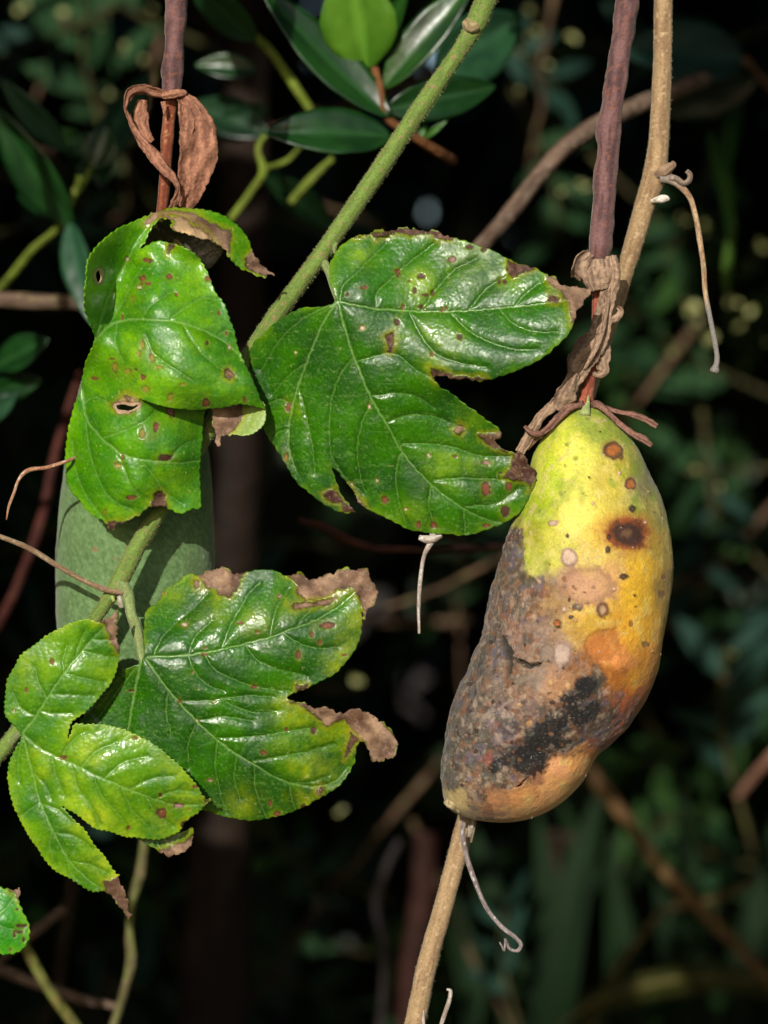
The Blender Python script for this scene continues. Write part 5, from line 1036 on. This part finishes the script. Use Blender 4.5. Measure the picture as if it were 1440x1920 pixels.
    # green freckles on the sound skin
    fr_ = vn(x / 6.5 + 9, y / 6.5, d / 6.5); c = mix(c, lin((110, 120, 30)), (1 - rot) * .35 * sstep(.62, .85, fr_))
    for pts, wd in FLN:
        r = resample(catmull(pts, 8), 4)
        m = (X > r[:, 0].min() - 40) & (X < r[:, 0].max() + 40) & (Y > r[:, 1].min() - 40) & (Y < r[:, 1].max() + 40)
        dd, _ = near(r, X[m] + 10 * n2[m] + 6 * n[m], Y[m] + 10 * n[m])
        k = sstep(wd + 2, wd - 3, dd + 6 * n2[m]) * sstep(-.35, .15, vn(X[m] / 16, Y[m] / 16, 4)); c[m] = mix(c[m], lin((190, 168, 122)), .7 * k); dp[m] += k * .8; gl[m] *= 1 - .5 * k
    for sx, sy, sr, kind in FSP:
        m = (np.abs(X - sx) < sr * 2.2) & (np.abs(Y - sy) < sr * 2.2) & (front > -.2)
        if not m.any(): continue
        asp = 1 + .18 * math.sin(sx)
        r = np.hypot((X[m] - sx) * asp + 8 * n2[m] * min(1, sr / 30), (Y[m] - sy) / asp + 7 * n[m] * min(1, sr / 30)) * (1 + (.3 if sr < 50 else .16) * n2[m] + .12 * n[m]) / sr
        cc = c[m]; k = sstep(1.08, .9, r)
        edge = np.exp(-((r - .88) / .16) ** 2); core = sstep(.6, .2, r)
        if kind in ('ring', 'ring2'):
            cc = mix(cc, lin((150, 112, 62)), sstep(1.5, .9, r) * .5); cc = mix(cc, lin((108, 66, 36)), k * .9)
            cc = mix(cc, lin((170, 98, 42)) if kind == 'ring' else lin((170, 140, 108)), sstep(.75, .4, r) * .9); cc = mix(cc, lin((70, 44, 30)), edge * .5)
            dd = 2.5 * edge - 2.5 * sstep(.75, .3, r)
        elif kind == 'rot':
            cc = mix(cc, lin((176, 122, 48)), sstep(1.7, .85, r) * .75); cc = mix(cc, lin((132, 64, 30)), sstep(1.15, .78, r) * .9); cc = mix(cc, lin((54, 34, 26)), sstep(.95, .5, r + .25 * n2[m]) * .95)
            cc = mix(cc, lin((112, 80, 50)), sstep(.35, .1, r + .2 * n[m]) * .8); cc = mix(cc, lin((150, 66, 30)), edge * .5 * sstep(-.1, .4, n2[m])); dd = -3 * sstep(1, .4, r)
        elif kind == 'dark':
            cc = mix(cc, lin((48, 32, 24)), k * .92); cc = mix(cc, lin((120, 96, 80)), sstep(.35, .1, r) * .5); dd = 1.2 * k
        elif kind == 'eye':
            cc = mix(cc, lin((64, 58, 60)), k * .9); cc = mix(cc, lin((150, 140, 120)), sstep(.4, .15, r)); dd = 1.5 * k
        elif kind in ('cork', 'cork2'):
            cc = mix(cc, lin((206, 174, 152)) if kind == 'cork' else lin((190, 166, 150)), k * (.92 if kind == 'cork' else .8) ); cc = mix(cc, lin((112, 74, 52)), edge * .55)
            cc = cc * (1 - .25 * sstep(0, .5, n2[m]) * k)[:, None]; dd = 3.5 * sstep(1, .6, r)
        elif kind == 'wart':
            cc = mix(cc, lin((186, 146, 100)), k * .9); cc = mix(cc, lin((90, 66, 46)), edge * .5); dd = 3 * sstep(1.1, .3, r)
        elif kind == 'grey':
            cc = mix(cc, lin((134, 118, 104)), k * .6); cc = mix(cc, lin((76, 62, 52)), edge * .4); dd = 2 * k
        elif kind == 'disc':
            cc = mix(cc, lin((188, 142, 108)), k * .55); cc = mix(cc, lin((122, 84, 64)), edge * .45); dd = -1.5 * k
        elif kind == 'disc2':
            cc = mix(cc, lin((186, 116, 52)), k * .5); cc = mix(cc, lin((124, 72, 34)), edge * .4 * sstep(-.2, .3, n2[m])); dd = -2 * k
        elif kind == 'red': cc = mix(cc, lin((140, 64, 54)), k * .5); dd = 0 * k
        elif kind == 'green': cc = mix(cc, lin((92, 110, 30)), sstep(1.2, .4, r) * .6); dd = 0 * k
        else: cc = mix(cc, lin((118, 76, 44)), k * .8); dd = -.6 * k
        c[m] = cc; gl[m] *= 1 - .5 * k; dp[m] += dd
    # split skin
    for pts, wd in (([(296, 1045), (314, 1095), (330, 1140), (342, 1190), (340, 1262)], 22), ([(352, 1170), (385, 1185), (430, 1208), (500, 1192)], 13), ([(440, 1690), (405, 1715), (375, 1738)], 5)):
        r = resample(catmull(pts, 8), 4); m = (np.abs(X - r[:, 0].mean()) < 160) & (np.abs(Y - r[:, 1].mean()) < 200) & (front > -.2)
        dd, ii = near(r, X[m] + 12 * n2[m] + 8 * n[m], Y[m] + 10 * n[m]); wv = wd * np.sin(np.pi * np.clip(ii / len(r), .06, .94))
        k = sstep(wv + 2, wv - 4, dd); c[m] = mix(c[m], lin((40, 36, 27)), k * .94); dp[m] -= 14 * k; e = sstep(wv + 16, wv + 4, dd) * (1 - k); dp[m] += 2 * e; c[m] = mix(c[m], lin((120, 80, 52)), e * .35 * sstep(-.2, .3, n2[m]))
    # broad dents where the flesh has shrunk
    for bx, by, brr, am in ((330, 1180, 150, -9), (560, 880, 90, -5), (760, 1330, 130, -3), (150, 1210, 60, -6), (640, 1480, 160, -5), (600, 1660, 60, 5), (830, 1200, 60, 6), (620, 560, 140, 3)):
        dp = dp + am * np.exp(-((X - bx) ** 2 + (Y - by) ** 2) / brr ** 2)
    return c, np.clip(gl, .05, 1), dp
fL = C3([(688, 86), (640, 104), (560, 150), (500, 215), (455, 300), (425, 420), (392, 530), (345, 630), (312, 760), (272, 900), (226, 1080), (168, 1190), (150, 1250), (102, 1380), (76, 1500), (66, 1650), (76, 1780), (96, 1818), (150, 1850), (220, 1870), (325, 1882)])
fR = C3([(692, 86), (730, 98), (800, 140), (880, 230), (950, 370), (1010, 500), (1045, 650), (1056, 800), (1042, 950), (1016, 1100), (988, 1230), (950, 1340), (872, 1460), (800, 1540), (735, 1600), (690, 1680), (620, 1760), (520, 1830), (430, 1866), (335, 1882)])
fo, fV, fF = fruit_body('rind', fruit, fL, fR, 78, fruit_paint, 400, 400, M_FRUIT, 3.5)
hairs('fuzz', fV, fF, fo, 42000, 0.0009, (214, 206, 180), seed=9, width=.000034)
tube('scar', [(838, 1500, 60, 4), (842, 1506, 40, 8), (852, 1510, 34, 9), (862, 1520, 40, 6)], stem_col((196, 178, 130), (120, 96, 70), (70, 60, 50), 6), fo, sides=12, step=1.5, rough=.3, rs=5)
# purple stalk, thin red stalk, collar of dried bracts, shrivelled sepals
tube('stalk', [(1230, -900, 120, 22)] + C6([(545, -300, 80, 50), (528, 0, 72, 49), (516, 110, 72, 46), (500, 210, 72, 44), (485, 320, 72, 47), (466, 440, 72, 46), (450, 550, 72, 51), (448, 640, 72, 45), (436, 740, 72, 49), (428, 860, 72, 46), (418, 970, 72, 49), (410, 1050, 70, 46), (402, 1095, 70, 34)]), PURP, fruit, sides=28, step=2.5, rough=.15, rs=24)
tube('peduncle', C6([(402, 1080, 72, 26), (400, 1250, 74, 20), (392, 1400, 76, 20), (382, 1480, 77, 24), (372, 1560, 78, 27), (362, 1620, 78, 28), (352, 1665, 78, 34), (348, 1695, 78, 44)]), stem_col((158, 82, 56), (120, 56, 40), (180, 110, 84), 60, 4), fruit, rough=.05)
tube('style_tip', C6([(350, 1735, 30, 22), (355, 1712, 40, 17), (362, 1690, 46, 9), (364, 1655, 48, 3)]), stem_col((168, 178, 116), (140, 158, 84)), fo, sides=12, step=2)
DB1, DB2 = (172, 144, 118), (110, 88, 74)
def rib6(name, pts, **kw): return ribbon(name, [(940 + p[0] / 2.2326, p[1] / 2.2326, p[2], p[3] / 2.2326, p[4]) for p in pts], fruit, kw.pop('c1', DB1), kw.pop('c2', DB2), **kw)
rib6('bract', [(375, 1060, 36, 26, 20), (345, 1095, 30, 46, 30), (335, 1140, 34, 52, 30), (320, 1170, 44, 30, 20)], curl=1.2, crumple=4, nw=15, seed=21)
rib6('bract', [(400, 1085, 34, 60, 0), (402, 1130, 30, 66, 0), (408, 1185, 32, 62, 0), (412, 1215, 38, 44, 0)], curl=.8, crumple=2.5, nw=19, seed=22, ragged=.12, wavy=.1)
rib6('bract', [(460, 1070, 40, 22, -20), (462, 1120, 34, 34, -25), (455, 1190, 36, 36, -20), (440, 1260, 40, 34, -15), (425, 1330, 44, 40, -10), (400, 1410, 46, 50, 0), (355, 1470, 44, 62, 8), (325, 1530, 42, 52, 12), (300, 1590, 40, 38, 10), (270, 1640, 38, 34, 0), (215, 1700, 36, 24, -10), (160, 1750, 34, 20, 0), (120, 1820, 32, 24, 0), (75, 1895, 32, 20, 0)], curl=.5, crumple=2.4, nw=21, seed=23, ragged=.16, wavy=.08)
rib6('bract', [(452, 1200, 40, 12, -50), (430, 1340, 36, 16, -60), (405, 1430, 34, 18, -50), (370, 1500, 36, 14, -40), (345, 1545, 40, 6, -30)], curl=.8, crumple=3, nw=9, seed=24)
rib6('bract', [(310, 1560, 36, 20, 20), (290, 1610, 30, 40, 20), (262, 1670, 30, 44, 20), (240, 1720, 34, 20, 10)], curl=1.2, crumple=5, nw=13, seed=25)
rib6('bract', [(440, 1410, 70, 8, 0), (432, 1460, 60, 26, 0), (424, 1520, 58, 28, 0), (425, 1560, 60, 22, 0), (400, 1568, 60, 12, 0), (384, 1560, 64, 9, 0)], curl=1.4, crumple=3, nw=11, seed=26)
rib6('bract', [(440, 1330, 44, 14, 0), (465, 1335, 42, 16, 10), (485, 1320, 42, 20, 40), (495, 1300, 46, 18, 60), (485, 1285, 50, 12, 80)], curl=1.4, crumple=2, nw=9, seed=27)
rib6('bract', [(290, 1480, 46, 6, 0), (284, 1510, 44, 10, 0), (278, 1540, 44, 4, 0)], curl=.6, crumple=2, nw=7, seed=28)
SP1, SP2 = (146, 108, 92), (98, 68, 58)
rib6('sepal', [(372, 1690, 60, 16, 0), (410, 1696, 44, 16, 10), (455, 1735, 34, 12, 20), (510, 1785, 30, 13, 10), (560, 1822, 28, 15, 0), (600, 1842, 28, 15, 0), (630, 1866, 28, 8, 0)], c1=SP1, c2=SP2, curl=1.0, crumple=2, nw=9, seed=31)
rib6('sepal', [(380, 1690, 84, 12, 0), (430, 1705, 90, 10, 0), (490, 1722, 84, 10, 20), (560, 1738, 80, 14, 10), (610, 1760, 78, 14, 0), (652, 1785, 76, 12, 0)], c1=SP1, c2=SP2, curl=1.0, crumple=2, nw=9, seed=32)
rib6('sepal', [(345, 1690, 56, 14, 0), (290, 1705, 36, 16, 0), (240, 1745, 26, 17, 0), (190, 1795, 18, 14, 0), (150, 1818, 14, 12, 10), (118, 1806, 12, 11, 20), (96, 1784, 12, 7, 20)], c1=SP1, c2=SP2, curl=1.0, crumple=2, nw=9, seed=33)
rib6('sepal', [(300, 1700, 50, 8, 0), (235, 1765, 42, 9, 0), (160, 1825, 40, 10, 0), (105, 1880, 38, 8, 0)], c1=SP1, c2=SP2, curl=1.0, crumple=2, nw=7, seed=34)

# ================================================================== SPOTTED LEAF AT THE EDGE (another shoot)
v3t = thing('vine_shoot', P(-40, 1740, 60), 'vine shoot whose dark-spotted green leaf tip pokes in at the edge', 'vine')
tube('stem', [(-420, -900, 130, 16), (-330, 600, 120, 15), (-160, 1500, 90, 14), (-70, 1700, 60, 10), (-52, 1720, 40, 6)], GREENST, v3t)
oe = [(-60, 1715), (-30, 1672), (0, 1664), (18, 1668), (30, 1664), (42, 1662), (34, 1680), (44, 1710), (56, 1738), (50, 1770), (40, 1782), (10, 1790), (-20, 1785), (-50, 1760)]
build_leaf('leaf', v3t, oe, [([(-52, 1735), (0, 1712), (18, 1695), (32, 1672)], 2.0), ([(-20, 1722), (10, 1740), (40, 1744)], 1.1)], [(-60, 1715, 30), (0, 1664, 24), (42, 1660, 30), (56, 1738, 20), (10, 1790, 20), (0, 1720, 0)], (36, 118, 10), (52, 138, 14), (), .5,
           [(40, 1736, 6, 'dark'), (36, 1747, 5, 'dark'), (27, 1754, 3, 'dark'), (45, 1762, 4, 'dark'), (32, 1705, 3, 'dark'), (20, 1780, 3)], [([(10, 1664), (44, 1655), (46, 1668), (34, 1690), (26, 1676)], 'brown')], seed=19, pillow=5)
